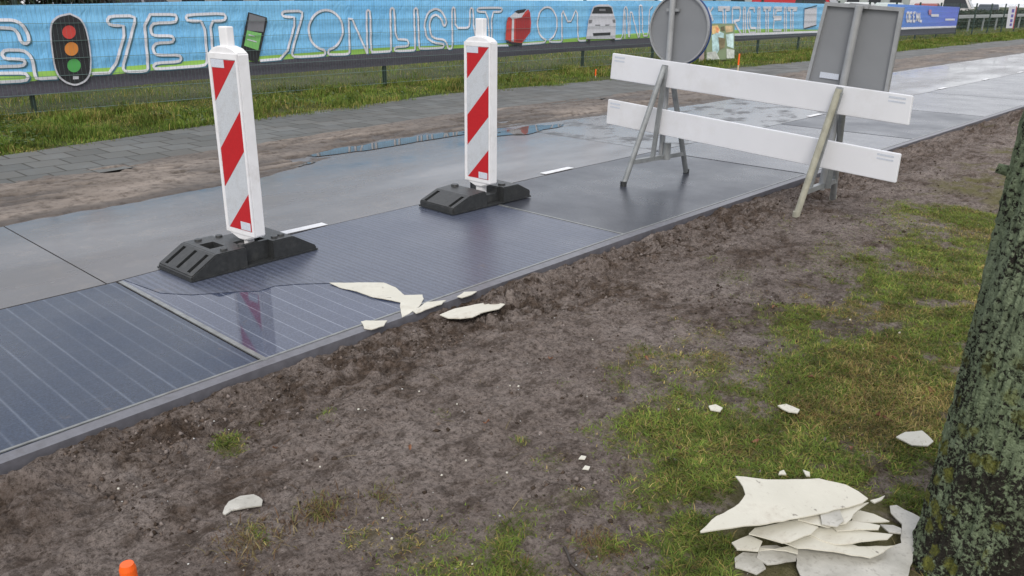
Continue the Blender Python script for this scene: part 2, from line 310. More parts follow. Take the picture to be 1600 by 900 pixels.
def lanes_mat(name, base, line, sp=.08, lw=.007, lineamt=.5, rough=(.18, .32), fine=0, off=0., grime=.35, spec=.5, bump=.1):
    b = NB(name); x, y, z = b.xyz(); f1 = b.noise(1.5, 7, .65); f2 = b.noise(30, 6, .7); f3 = b.noise(180, 2, .6)
    c = b.ramp(f1, (.3, tuple(v*.82 for v in base)), (.7, tuple(v*1.2 for v in base)))
    c = b.mix(b.math('MULTIPLY', b.ramp(f2, (.4, 0.), (.75, 1.)), grime), c, tuple(v*1.9+.01 for v in base))
    yy = b.math('ADD', y, b.math('MULTIPLY', b.noise(2.2, 2), .006))
    fr = b.math('PINGPONG', b.math('ADD', yy, off), sp/2); ln = b.ramp(fr, (0, 1.), (lw/2, .8), (lw, 0.))
    brk = b.ramp(b.noise(5, 5, .7, stretch=(.6, 3, 1)), (.32, .35), (.55, 1.))
    par = b.math('PINGPONG', b.math('ADD', yy, off), sp); alt = b.ramp(par, (sp*.25, .65), (sp*.75, 1.))
    c = b.mix(b.math('MULTIPLY', b.math('MULTIPLY', b.math('MULTIPLY', ln, brk), alt), lineamt), c, line)
    xx = b.math('PINGPONG', b.math('ADD', x, .03), .08); c = b.mix(b.math('MULTIPLY', b.ramp(xx, (0, 1.), (.003, 0.)), lineamt*.18), c, line)
    if fine:
        fi = b.math('PINGPONG', yy, .0175); c = b.mix(b.math('MULTIPLY', b.ramp(fi, (.003, 1.), (.012, 0.)), fine), c, tuple(v*2.1 for v in base))
    f4 = b.noise(95, 5, .8); c = b.mix(b.math('MULTIPLY', b.ramp(f4, (.50, 0.), (.66, 1.)), .45), c, tuple(v*2.6+.02 for v in base)); c = b.mix(b.math('MULTIPLY', b.ramp(f4, (.34, 1.), (.46, 0.)), .6), c, tuple(v*.3 for v in base))
    c = b.mix(b.math('MULTIPLY', b.ramp(b.noise(4.5, 7, .75), (.62, 0.), (.70, 1.)), .35), c, (.17, .13, .10))
    b.set(c, b.ramp(f1, (.35, rough[0]), (.65, rough[1])), spec*.72); b.bump(b.math('ADD', f3, b.math('MULTIPLY', f1, .4)), bump, .003); return b.m
BARE = lanes_mat('bare_solar_glass', (.052, .064, .104), (.36, .40, .48), lw=.004, lineamt=.6, rough=(.04, .08), grime=.15, off=.03, bump=.01)
PAN1 = lanes_mat('coated_panel_blue', (.022, .034, .062), (.26, .30, .37), lw=.005, lineamt=.36, rough=(.24, .40), off=.03, bump=.08)
PAN2 = lanes_mat('coated_panel_grey', (.055, .064, .092), (.18, .20, .25), lw=.008, lineamt=.28, rough=(.26, .38), fine=.6, off=.03, bump=.12)
PAN3 = lanes_mat('coated_panel_dark', (.036, .040, .052), (.1, .1, .12), lineamt=.12, rough=(.24, .38), grime=.3, bump=.12)
PAN4 = lanes_mat('coated_panel_far', (.085, .088, .100), (.12, .12, .14), lineamt=.1, rough=(.18, .3), bump=.2)
STRIP = simple('concrete_edge_strip', (.135, .135, .155), .38, .2, 25, bump=.3, grime=((.085, .078, .075), .5))
JOINT = simple('pale_joint_resin', (.185, .195, .195), .3, .35, 18, grime=((.12, .11, .10), .7))
def sheet(name, yA, yB, fa, fb, z, mat, step=.25, thick=0, ins=(0, 0), **k):
    ysx = np.unique(np.concatenate([[yA, yB], np.arange(math.ceil(yA/step)*step, yB, step)])); n = len(ysx); V = []; F = []
    for y in ysx: V += [(fa(y)+ins[0], y, z), (fb(y)-ins[1], y, z)]
    for i in range(n-1): F.append((2*i, 2*i+1, 2*i+3, 2*i+2))
    if thick:
        V += [(x, y, zz-thick) for x, y, zz in V]; m2 = 2*n
        for i in range(n-1): F += [(2*i+1, m2+2*i+1, m2+2*i+3, 2*i+3), (2*i, 2*i+2, m2+2*i+2, m2+2*i)]
        F += [(0, m2, m2+1, 1), (2*n-2, 2*n-1, m2+2*n-1, m2+2*n-2)]
    return mesh(name, V, F, mat, **k)
fE = lambda y: float(edge(y)); fC = lambda y: float(interp(CENT, y)); fF = lambda y: float(interp(FARE, y))-.55
# far lane: concrete slabs with dark joints
mesh('road_bed', [(-7.3, -1.2, -.02), (-2.75, -1.2, -.02), (-2.75, 20, -.02), (-7.3, 20, -.02)], [(0, 1, 2, 3)], STRIP, kind='structure')
DARKJ = simple('dark_joint', (.03, .03, .033), .5, .2)
b0 = -1.2
for k_, (ya, yb, mt) in enumerate([(-1.2, 1.47, CONC), (1.478, 6.85, CONC), (6.862, 11.8, CONC2), (11.81, 17.5, CONC), (17.51, 62, CONC)]):
    sheet('cycle_path_slab', ya, yb, fF, fC, 0, mt, ins=(0, .006), thick=.05, kind='structure')
# near lane : base panels (bare glass level) and coating sheets above them
W_ = .06                                    # width of the edge strip
for ya, yb, mt in [(-1.2, 1.515, PAN1), (1.545, 4.10, BARE), (4.13, 6.80, PAN3), (6.83, 9.5, PAN4), (9.53, 12.2, PAN3), (12.23, 14.9, PAN4), (14.93, 62, PAN4)]:
    sheet('cycle_path_panel', ya, yb, fC, fE, 0, mt, ins=(.006, W_+.004), thick=.05, kind='structure')
sheet('cycle_path_edge_kerb', -1.2, 62, lambda y: fE(y)-W_, fE, .003, STRIP, thick=.11, kind='structure')
V = []; F = []
def strip_xy(ptsA, z, w): pass
mbj = MB()
for yj, mt in ((1.535, JOINT), (4.115, JOINT)):
    mbj.box(((-3.43 if yj < 2 else -3.515), yj, .0015), (1.38 if yj < 2 else 1.48, .022 if yj < 2 else .016, .006), Matrix.Rotation(0, 4, 'Z'))
mbj.build('cycle_path_joint', JOINT, kind='structure')
mbj = MB()
for yj in np.arange(-1, 14, 1.0):
    mbj.bar((fE(yj)-W_-.008, yj, .0035), (fE(yj+1)-W_-.008, yj+1, .0035), .012, .004)
mbj.build('cycle_path_edge_joint', JOINT, kind='structure')
# coating on panel 2: everything but the torn-off corner
tear = [(196, 447), (250, 458), (300, 461), (372, 456), (405, 455), (430, 447), (470, 444), (515, 443), (532, 450), (556, 456), (583, 466), (605, 469), (626, 474)]
tp = [G(*q) for q in tear]; tp[0].y = 1.56; tp[0].x = fC(1.56)+.01
poly = [(p.x, p.y) for p in tp]
ex = lambda y: fE(y)-W_-.016
lasty = poly[-1][1]; poly.append((ex(lasty-.02), lasty-.02))
for y in (2.6, 3.2, 4.0, 4.098): poly.append((ex(y), y))
for y in (4.098, 3.4, 2.8, 2.2, 1.8): poly.append((fC(y)+.008, y))
m_ = MB(); m_.prism([(x, y, .0012) for x, y in poly], (0, 0, .0012)); m_.build('cycle_path_coating', PAN2, kind='structure')
# white dashes
DASH = simple('white_road_paint', (.78, .78, .80), .35, .1, 30, grime=((.45, .44, .43), .4))
mb = MB()
for k_ in range(-1, 18):
    y = 2.55+2.62*k_; l = .38
    mb.box((fC(y+.2)-.045, y+l/2, .0045), (.066, l, .003), Matrix.Rotation(.0, 4, 'Z'))
mb.build('road_marking', DASH, kind='structure')
# standing water : thin sheets in the hollows of the sand strip
b = NB('puddle_water'); b.set((.12, .108, .095), .03, .5); b.b.inputs['IOR'].default_value = 1.33; b.bump(b.noise(3, 3), .04, .01); WATER = b.m
def blob(cx, cy, rx, ry, z, mat, name, seed, n=60, **k):
    V = [(cx, cy, z)]
    for i in range(n):
        t = 2*PI*i/n; r = 1+.5*(mnoise.noise(Vector((math.cos(t)*1.4+seed, math.sin(t)*1.4, 0))))+.16*mnoise.noise(Vector((math.cos(t)*5+seed, math.sin(t)*5, 3)))
        V.append((cx+rx*r*math.cos(t), cy+ry*r*math.sin(t), z))
    return mesh(name, V, [(0, i+1, (i+1) % n+1) for i in range(n)], mat, **k)
blob(-6.42, 5.2, .17, 1.1, .0055, WATER, 'puddle_water', 3, kind='structure'); blob(-6.05, 6.9, .16, .55, .0055, WATER, 'puddle_water', 8, kind='structure')
blob(-6.15, 3.6, .12, .5, .005, WATER, 'puddle_water', 12, kind='structure')
# ================================================================== GRASS
b = NB('grass_blades'); b.set(b.attr('col', 'Color'), .6, .12)
tr = b.n('ShaderNodeBsdfTranslucent'); b.l(b.attr('col', 'Color'), tr.inputs[0]); mxs = b.n('ShaderNodeMixShader'); mxs.inputs[0].default_value = .3
outn = [n for n in b.t.nodes if n.type == 'OUTPUT_MATERIAL'][0]; b.l(b.b.outputs[0], mxs.inputs[1]); b.l(tr.outputs[0], mxs.inputs[2]); b.l(mxs.outputs[0], outn.inputs[0]); BLADE = b.m
rng = np.random.default_rng(4)
PAL = np.array([(.095, .150, .034), (.130, .180, .042), (.075, .110, .030), (.170, .185, .055), (.24, .20, .085), (.31, .25, .13), (.17, .105, .06)])
def blades(name, x, y, z, h, wd, lean, pal_p, mat=BLADE, tint=None, **k):
    n = len(x); a = rng.uniform(0, 2*PI, n); ph = a+rng.normal(0, .5, n)+PI/2
    dx, dy = np.cos(a), np.sin(a); L_ = h*lean; up = h*np.sqrt(np.clip(1-lean**2, .02, 1))
    wx, wy = np.cos(ph)*wd/2, np.sin(ph)*wd/2
    p0 = np.stack([x-wx, y-wy, z], -1); p1 = np.stack([x+wx, y+wy, z], -1)
    mx_, my_ = x+dx*L_*.4, y+dy*L_*.4; mz = z+up*.62
    p2 = np.stack([mx_+wx*.8, my_+wy*.8, mz], -1); p3 = np.stack([mx_-wx*.8, my_-wy*.8, mz], -1)
    p4 = np.stack([x+dx*L_, y+dy*L_, z+up*rng.uniform(.6, 1., n)], -1)
    V = np.stack([p0, p1, p2, p3, p4], 1).reshape(-1, 3); i = np.arange(n)*5
    q = np.stack([i, i+1, i+2, i+3], -1); t = np.stack([i+3, i+2, i+4], -1)
    ci = np.array([rng.choice(len(PAL), p=pp) for pp in pal_p]) if pal_p.ndim == 2 else rng.choice(len(PAL), n, p=pal_p)
    c = PAL[ci]*rng.uniform(.75, 1.25, (n, 1))
    if tint is not None: c = c*tint
    c = np.repeat(np.concatenate([c, np.ones((n, 1))], 1), 5, 0)
    return fastmesh(name, V, t, mat, quads=q, cols=c, **k)
def lawn(nc):
    x = rng.uniform(-2.6, 1.6, nc); y = .9+5.6*rng.uniform(0, 1, nc)**1.25
    px, py, zz = PJ(x, y); ok = (zz > .3) & (px > -60) & (px < 1680) & (py < 1010); x, y = x[ok], y[ok]
    g = green(x, y); d = x-edge(y); pile = polysd(*PJ(x, y)[:2], [(1090, 838), (1150, 742), (1260, 742), (1360, 765), (1400, 785), (1445, 800), (1460, 960), (1130, 960), (1140, 850)]); pile2 = polysd(*PJ(x, y)[:2], [(1398, 684), (1414, 674), (1440, 672), (1462, 690), (1450, 700), (1425, 700)])
    ok = (rng.uniform(0, 1, len(x)) < g**1.3*.95) & (d > .3) & (pile < 9) & (pile2 < 6); x, y, g = x[ok], y[ok], g[ok]
    return x, y, g
x, y, g = lawn(900000)
if len(x) > 340000: x, y, g = x[:340000], y[:340000], g[:340000]
z = soil_h(x, y)-.003; n = len(x)
grn = np.clip(sm(.28, .58, fbm(x*2.6, y*2.6, 61))+.3*(vn(x*14, y*14, 62)-.5), 0, 1)
pa = np.array([.05, .04, .12, .20, .27, .20, .12]); pb = np.array([.30, .28, .16, .15, .07, .03, .01])
ci_p = pa[None]*(1-grn[:, None])+pb[None]*grn[:, None]
cum = np.cumsum(ci_p, 1); pick = (rng.uniform(0, 1, n)[:, None] > cum/cum[:, -1:]).sum(1)
_ch = rng.choice
def blades_pick(name, x, y, z, h, wd, lean, pick, bright=1., **k):
    global rng
    class R:                                   # reuse blades() with given colour picks
        pass
    save = rng.choice
    n = len(x); a = rng.uniform(0, 2*PI, n); ph = a+rng.normal(0, .5, n)+PI/2
    dx, dy = np.cos(a), np.sin(a); L_ = h*lean; up = h*np.sqrt(np.clip(1-lean**2, .02, 1)); wx, wy = np.cos(ph)*wd/2, np.sin(ph)*wd/2
    p0 = np.stack([x-wx, y-wy, z], -1); p1 = np.stack([x+wx, y+wy, z], -1); mx_, my_ = x+dx*L_*.4, y+dy*L_*.4; mz = z+up*.62
    p2 = np.stack([mx_+wx*.8, my_+wy*.8, mz], -1); p3 = np.stack([mx_-wx*.8, my_-wy*.8, mz], -1)
    p4 = np.stack([x+dx*L_, y+dy*L_, z+up*rng.uniform(.6, 1., n)], -1)
    V = np.stack([p0, p1, p2, p3, p4], 1).reshape(-1, 3); i = np.arange(n)*5; q = np.stack([i, i+1, i+2, i+3], -1); t = np.stack([i+3, i+2, i+4], -1)
    c = PAL[pick]*rng.uniform(.7, 1.3, (n, 1))*bright; c = np.repeat(np.concatenate([c, np.ones((n, 1))], 1), 5, 0)
    return fastmesh(name, V, t, BLADE, quads=q, cols=c, **k)
blades_pick('grass', x, y, z, rng.uniform(.014, .040, n)*(.4+.7*g)*(.6+.9*fbm(x*9, y*9, 88)), rng.uniform(.002, .0042, n), rng.uniform(.7, .99, n), pick, bright=(1.25+1.9*(fbm(x*10, y*10, 87, 4, .65)-.5))[:, None]*np.array([(1.20, 1.15, .95)]),
            label='short matted lawn grass mixed with moss beside the mossy tree trunk', cat='grass', kind='stuff')
# verge between footpath and fence (and a bit behind it)
nc = 330000; y = 1.0+60*rng.uniform(0, 1, nc)**2.1; x = rng.uniform(-14.5, -7.9, nc)
x = np.where(rng.uniform(0, 1, nc) < .8, rng.uniform(-11.2, -7.9, nc), x)
px, py, zz = PJ(x, y); ok = (px > -60) & (px < 1680) & (zz > 1); x, y = x[ok], y[ok]
pf = interp(PATHF, y); e = pf-x+.25*(fbm(x*2, y*2, 81)-.5)*1.6; bare = sm(.50, .60, fbm(x*1.3+5, y*.8, 82))*sm(1.5, .3, pf-x)
dens = sm(-.1, .25, e)*(1-.9*bare); ok = rng.uniform(0, 1, len(x)) < dens; x, y, e = x[ok], y[ok], e[ok]; n = len(x)
def verge_h(x, y): return .02+.03*(fbm(x*.9, y*.9, 83)-.3)
tall = fbm(x*2.4, y*2.4, 84); grn = np.clip(sm(.32, .5, fbm(x*1.9, y*1.6, 85)), 0, 1); yel = sm(-9.7, -10.9, x)*.7
pa = np.array([.12, .14, .12, .30, .20, .09, .03]); pb = np.array([.32, .30, .22, .11, .04, .01, .0]); mixw = np.clip(grn*(1-.6*yel), 0, 1)[:, None]
cp = pa[None]*(1-mixw)+pb[None]*mixw; cum = np.cumsum(cp, 1); pick = (rng.uniform(0, 1, n)[:, None] > cum/cum[:, -1:]).sum(1)
sc = 1+np.clip((y-10)/25, 0, 1.5)
blades_pick('grass', x, y, verge_h(x, y)-.03, (.03+.15*sm(.40, .75, tall))*rng.uniform(.5, 1.2, n), rng.uniform(.005, .009, n)*sc, rng.uniform(.2, .9, n), np.clip(pick, 0, 6), bright=(1.12+1.5*(fbm(x*3.3, y*2.6, 86, 4, .6)-.46))[:, None]*np.array([(1.10, 1.10, .85)]),
            label='rough green grass verge between the grey footpath and the banner fence', cat='grass', kind='stuff')
Yg, Xg = np.meshgrid(np.concatenate([np.arange(-1, 20, .15), np.arange(20, 63, 1.)]), np.linspace(-15, -7.8, 60), indexing='ij')
gridmesh('verge_ground', Xg, Yg, verge_h(Xg, Yg)-.035-.08*sm(0, -.25, interp(PATHF, Yg)+.1*(fbm(Yg*2, Xg*2, 81))-Xg), VERGE, kind='structure')
# broad-leaved weeds in the verge
n = 5200; y = 2+30*rng.uniform(0, 1, n)**1.6; x = rng.uniform(-10.9, -8.4, n); cl = fbm(x*1.3, y*1.1, 90) > .55; x, y = x[cl], y[cl]
ok = interp(PATHF, y)-x > .25; x, y = x[ok], y[ok]; n = len(x); a = rng.uniform(0, 2*PI, n); l_ = rng.uniform(.03, .07, n); tl = rng.uniform(-.3, .8, n)
z0 = verge_h(x, y)+rng.uniform(.01, .08, n); dx, dy = np.cos(a), np.sin(a)
V = np.stack([np.stack([x, y, z0], -1), np.stack([x+dx*l_*.5-dy*l_*.3, y+dy*l_*.5+dx*l_*.3, z0+l_*tl*.6], -1), np.stack([x+dx*l_, y+dy*l_, z0+l_*tl*.5], -1), np.stack([x+dx*l_*.5+dy*l_*.3, y+dy*l_*.5-dx*l_*.3, z0+l_*tl*.6], -1)], 1).reshape(-1, 3)
i = np.arange(n)*4; c = np.array([(.10, .15, .055), (.07, .12, .03), (.16, .20, .10)])[rng.integers(0, 3, n)]*rng.uniform(.8, 1.2, (n, 1))
fastmesh('weeds', V, None, BLADE, quads=np.stack([i, i+1, i+2, i+3], -1), cols=np.repeat(np.concatenate([c, np.ones((n, 1))], 1), 4, 0), label='broad leaved weeds scattered through the rough verge grass', cat='weeds', kind='stuff')
# crumbs of soil, straw and little stones on the bare ground
def crumbs(nc, name, size, cols, label, cat, cond, spread=(-2.62, 1.2)):
    x = rng.uniform(*spread, nc); y = .7+8*rng.uniform(0, 1, nc)**1.5; px, py, zz = PJ(x, y); ok = (zz > .3) & (px > -40) & (px < 1640) & (py < 960); x, y = x[ok], y[ok]
    d = x-edge(y); ok = cond(x, y, d); x, y = x[ok], y[ok]; n = len(x); s = size[0]+(size[1]-size[0])*rng.uniform(0, 1, n)**3
    base = np.array([(1, 0, 0), (0, 1, 0), (-1, 0, 0), (0, -1, 0), (0, 0, .8), (0, 0, -.6)]); V = base[None]*s[:, None, None]*rng.uniform(.35, 1.7, (n, 6, 1))
    a = rng.uniform(0, PI, n); ca, sa = np.cos(a)[:, None], np.sin(a)[:, None]; X_ = V[..., 0]*ca-V[..., 1]*sa; Y_ = V[..., 0]*sa+V[..., 1]*ca
    V = np.stack([X_+x[:, None], Y_+y[:, None], V[..., 2]+(soil_h(x, y)+s*.15)[:, None]], -1).reshape(-1, 3)
    T = np.array([(0, 1, 4), (1, 2, 4), (2, 3, 4), (3, 0, 4), (1, 0, 5), (2, 1, 5), (3, 2, 5), (0, 3, 5)]); t = (np.arange(n)[:, None, None]*6+T[None]).reshape(-1, 3)
    c = np.array(cols)[rng.integers(0, len(cols), n)]*rng.uniform(.7, 1.3, (n, 1)); c = np.repeat(np.concatenate([c, np.ones((n, 1))], 1), 6, 0)
    fastmesh(name, V, t, BLADE2, cols=c, smooth=False, label=label, cat=cat, kind='stuff')
b = NB('soil_crumbs'); b.set(b.attr('col', 'Color'), .9, .1); BLADE2 = b.m
crumbs(60000, 'soil_crumbs', (.0025, .011), [(.05, .037, .028), (.085, .063, .05), (.14, .11, .092), (.20, .17, .155)], 'loose dark crumbs and clods of wet soil along the path edge', 'soil crumbs', lambda x, y, d: (d > .02) & (rng.uniform(0, 1, len(x)) < .06+.94*np.exp(-((d-.22)/.22)**2)*sm(.38, .55, fbm(x*5, y*5, 44))+.35*sm(.6, .7, fbm(x*4, y*4, 72))))
crumbs(1000, 'grit', (.0015, .0045), [(.5, .5, .5), (.35, .33, .3), (.6, .6, .58)], 'pale specks of grit scattered on the bare soil', 'grit', lambda x, y, d: (d > .1))
# straw stalks and dead grass bits
n = 1500; x = rng.uniform(-2.3, .8, n); y = .9+5*rng.uniform(0, 1, n)**1.3; g = green(x, y); ok = rng.uniform(0, 1, n) < .08+.5*g; x, y = x[ok], y[ok]; n = len(x)
blades_pick('straw', x, y, soil_h(x, y)+.004, rng.uniform(.04, .10, n), rng.uniform(.0015, .003, n), np.full(n, .985), rng.integers(4, 7, n), label='dry straw stalks and dead blades lying on the wet ground', cat='straw', kind='stuff')
# dead brown tufts, fallen leaves and a twig
def tuftset(cx, cy, r, n, cols, hh, label, name='dead_grass'):
    c0 = GS(cx, cy); sc = r/FPX*math.hypot(c0.x, c0.y, CAMH); x = c0.x+rng.normal(0, sc*.6, n); y = c0.y+rng.normal(0, sc*.6, n)
    blades_pick(name, x, y, soil_h(x, y), rng.uniform(.4, 1, n)*hh, rng.uniform(.0018, .0032, n), rng.uniform(.6, .98, n), rng.choice(cols, n), label=label, cat='dead grass', kind='stuff')
tuftset(500, 800, 34, 420, [4, 6, 6, 3], .04, 'brown dead grass tuft on the bare soil below the long mud patch')
tuftset(395, 845, 50, 380, [4, 6, 6, 5], .04, 'wide thin brown dead grass tuft near the bottom left of the soil')
tuftset(600, 775, 26, 120, [4, 6, 3], .035, 'small sparse brown dead grass tuft right of the larger one'); tuftset(940, 850, 34, 300, [6, 6, 4], .035, 'reddish brown dead grass beside the dark twig')
LEAFM = simple('dead_leaf_brown', (.20, .085, .04), .6, .35, 30)
for k_, (px, py, sz) in enumerate([(1386, 655, .022), (1372, 648, .018), (1398, 560, .016), (1330, 700, .02), (1268, 590, .016), (1060, 700, .018), (760, 660, .014), (1455, 610, .02), (1180, 690, .018), (640, 700, .013), (1210, 480, .02), (1010, 560, .016), (430, 700, .013), (860, 560, .014)]):
    p = GS(px, py, .012); a = k_*1.7; mb = MB(); V = []
    for t in np.linspace(0, 1, 7):
        w2 = sz*.42*math.sin(PI*min(1, t*.93+.05)); V += [((t-.5)*sz*1.6, -w2, .006*math.cos(t*5+k_)+.005), ((t-.5)*sz*1.6, 0, .004*math.cos(t*5+k_)), ((t-.5)*sz*1.6, w2, .006*math.cos(t*5+k_)+.004)]
    F = []
    for i in range(6): F += [(3*i, 3*i+3, 3*i+4, 3*i+1), (3*i+1, 3*i+4, 3*i+5, 3*i+2)]
    o = mesh('fallen_leaf', V, F, LEAFM, label='small curled brown dead leaf lying on the ground', cat='leaf', group='dead leaves on the ground'); o.location = p; o.rotation_euler = (.2, .1, a)
TWM = simple('dark_wet_twig', (.035, .026, .02), .5, .2, 60); mb = MB(); pts = [GS(px, py, .006) for px, py in ((882, 855), (888, 868), (893, 882), (905, 893), (918, 903))]
for a, c_ in zip(pts, pts[1:]): mb.tube(a, c_, .0045, 7, .004)
mb.tube(pts[1], GS(903, 860, .02), .003, 6, .0015); mb.build('twig', TWM, label='dark curved twig on the soil near the bottom centre', cat='twig')
# ================================================================== TRAFFIC BEACONS
RUB = simple('black_recycled_plastic', (.030, .032, .033), .42, .3, 40, bump=.5, grime=((.075, .075, .072), .5))
WPL = simple('white_plastic', (.84, .84, .86), .35, .04, 15, grime=((.52, .50, .46), .5))
REDF = simple('red_reflective_film', (.50, .012, .018), .35, .08, 60)
b = NB('white_reflective_film'); b.set(b.mix(b.math('MULTIPLY', b.ramp(b.noise(7, 7, .75), (.5, 0.), (.7, 1.)), .4), b.ramp(b.vor(160), (.1, (.48, .51, .55)), (.6, (.58, .61, .65))), (.33, .31, .28)), .35, .5); WREF = b.m
LAB = simple('printed_sticker', (.62, .66, .74), .4, .2, 200)
def cutter(c, d, M=None):
    o = MB().box(c, d, M).build('cutter', RUB); return o
def make_foot(kind, parent):
    Lh, Wh, H = .39, .175, .115
    prof = [(-Lh, .0), (-Lh, .028), (-Lh+.15, H), (Lh-.15, H), (Lh, .028), (Lh, .0)] if kind == 'A' else [(-Lh, .0), (-Lh, .045), (-Lh+.16, H-.01), (-.075, H), (-.06, .07), (.075, .07), (.09, H), (Lh-.13, H), (Lh, .05), (Lh, .0)]
    o = MB().prism([(-Wh, y, z) for y, z in prof], (2*Wh, 0, 0)).build('foot', RUB, bevel=.006)
    cs = []
    al = math.atan2(H-.028, .15)
    for s in (-1, 1):
        M = Matrix.Rotation(s*-1*al, 4, 'X') if s < 0 else Matrix.Rotation(-al, 4, 'X'); M = Matrix.Rotation(al if s < 0 else -al, 4, 'X')
        for xx in ((-.115, 0, .115) if kind == 'A' else (-.125, .125)):
            cs.append(cutter((xx, s*(Lh-.075), (H+.028)/2), (.030, .135, .05), M))
        cs.append(cutter((s*(Wh+.0), 0.02, .03), (.10, .17, .3)))
    if kind == 'A':
        cs.append(cutter((.0, -.165, H), (.115, .085, .12))); cs.append(cutter((.07, .02, H), (.07, .16, .05))); cs.append(cutter((-.09, .19, H), (.06, .04, .03)))
    else:
        cs.append(cutter((.06, -.03, H), (.07, .06, .1)))
    boolean(o, cs); o.parent = parent
    if kind == 'A':
        for (xx, yy) in ((-.13, -.17), (.13, -.17), (-.12, -.05), (.12, -.06), (.12, .15), (-.12, .13), (.11, .20), (-.11, .21)):
            MB().tube((xx, yy, H-.004), (xx, yy, H+.010), .021, 14, .018).build('knob', RUB, o)
    else:
        for (xx, yy) in ((-.11, -.11), (.1, .16), (-.1, .2)): MB().tube((xx, yy, H-.012), (xx, yy, H+.012), .03, 14, .026).build('knob', RUB, o)
    MB().box((0, 0, .006), (2*Wh+.008, 2*Lh+.01, .01)).build('pad', RUB, o)
def clip_band(x0, x1, z0, z1, a, bnd):
    """part of rectangle where a <= (z1-z)+(x1-x) <= bnd"""
    P_ = [(x0, z0), (x1, z0), (x1, z1), (x0, z1)]; f = lambda p: (z1-p[1])-(x1-p[0])*1.05
    def clip(P_, g):
        o = []
        for p, q in zip(P_, P_[1:]+P_[:1]):
            gp, gq = g(p), g(q)
            if gp >= 0: o.append(p)
            if gp*gq < 0: t = gp/(gp-gq); o.append((p[0]+(q[0]-p[0])*t, p[1]+(q[1]-p[1])*t))
        return o
    P_ = clip(P_, lambda p: f(p)-a); return clip(P_, lambda p: bnd-f(p)) if P_ else P_
def make_beacon(kind, loc, rz, label, lean=0., panrot=0., off=(0, 0), neck=1.265):
    root = empty('traffic_beacon', loc, rz, label=label, cat='traffic beacon', group='red and white beacons on the cycle path')
    make_foot(kind, root)
    hold = MB()
    D = .076; R_ = Matrix.Rotation(lean, 4, 'Y') @ Matrix.Rotation(panrot, 4, 'Z')
    def T(mb): mb.V = [tuple(R_@Vector(v)+Vector((off[0], off[1], 0))) for v in mb.V]; return mb
    outl = [(-.125, .150), (-.03, .118), (.03, .118), (.125, .150), (.125, 1.115), (.088, 1.138), (.036, 1.150), (-.036, 1.150), (-.088, 1.138), (-.125, 1.115)]
    mb = MB(); mb.prism([(x, -D/2+.006, z) for x, z in outl], (0, D-.006, 0)); o = T(mb).build('panel', WPL, root, bevel=.006)
    # raised rim round the sheet, mitred
    x0, x1, z0, z1 = -.102, .110, .175, 1.085; mb = MB(); yf = -D/2
    for (a, b_, c_, d_) in (((-.123, .153), (.123, .153), (x1, z0), (x0, z0)), ((.123, .153), (.123, 1.113), (x1, z1), (x1, z0)), ((.123, 1.113), (-.123, 1.113), (x0, z1), (x1, z1)), ((-.123, 1.113), (-.123, .153), (x0, z0), (x0, z1))):
        mb.prism([(p[0], yf, p[1]) for p in (a, b_, c_, d_)], (0, .008, 0))
    T(mb).build('rim', WPL, root)
    T(MB().box((0, .004, (neck+1.13)/2), (.068, .046, neck-1.13), bev=.006)).build('post', WPL, root); T(MB().box((0, .004, .10), (.06, .045, .12))).build('post', WPL, root)
    mb = MB(); mb.box((0, yf+.0045, (z0+z1)/2), (x1-x0-.004, .002, z1-z0-.004)); sh = T(mb).build('reflective_sheet', WREF, root)
    for a, b_ in ((-.4, .0), (.25, .46), (.69, 1.2)):
        pl = clip_band(x0+.004, x1-.004, z0+.004, z1-.004, a, b_)
        if len(pl) > 2:
            mb = MB(); mb.prism([(p[0], yf+.0025, p[1]) for p in pl], (0, .0012, 0)); T(mb).build('red_stripe', REDF, sh)
    mb = MB(); mb.box((-.045, yf+.0012, 1.062), (.11, .0012, .042)); T(mb).build('sticker', LAB, sh)
    mb = MB(); mb.box((.055, yf+.0012, .205), (.085, .0012, .045)); T(mb).build('sticker', LAB, sh)
    return root
make_beacon('A', (-4.03, 2.165, 0.004), math.radians(2), 'red and white striped beacon nearest the camera, beside the torn coating', lean=0, panrot=math.radians(4), off=(.034, .03), neck=1.245)
make_beacon('B', (-4.045, 4.06, 0.0065), math.radians(-1), 'red and white striped beacon farther along the path, left of the white barrier', panrot=math.radians(2), off=(.026, .02))
# ================================================================== BARRIER
GALV = simple('galvanised_steel', (.30, .315, .32), .45, .3, 12, metal=.35, grime=((.16, .165, .16), .6), bump=.2)
GALVY = simple('muddy_galvanised_steel', (.42, .41, .33), .6, .25, 14, metal=.1, grime=((.24, .22, .16), .6), bump=.2)
PLK = simple('white_barrier_plastic', (.83, .84, .88), .32, .03, 4, grime=((.58, .56, .53), .4))
bar = empty('road_barrier', (-2.85, 5.6, 0), label='white two-plank road barrier on grey steel trestles across the cycle path', cat='barrier')
def loc(o): o.location = -bar.location; return o
def YP(px): return 5.66-(px-950)/460*.14
def pl(px, py): return onp(px, py, 1, YP(px))
for q, st in (([(957, 83), (1426, 150), (1419, 196), (953, 123)], 0), ([(950, 155), (1407, 241), (1399, 286), (947, 193)], 0)):
    P4 = [pl(*p) for p in q]; mb = MB(); mb.prism([P4[3], P4[2], P4[1], P4[0]], (0, .028, 0)); po = loc(mb.build('plank', PLK, bar, bevel=.004))
    a, b2, c2, d2 = P4
    for u0, u1 in ((.012, .055), (.94, .985)):
        for v0, v1, mt in ((.10, .17, LAB), (.24, .30, LAB)):
            f = lambda u, v: (a.lerp(b2, u)).lerp(d2.lerp(c2, u), v)-Vector((0, .0012, 0))
            mb = MB(); mb.prism([f(u0, v1), f(u1, v1), f(u1, v0), f(u0, v0)], (0, .001, 0)); s_ = mb.build('sticker', mt, po)
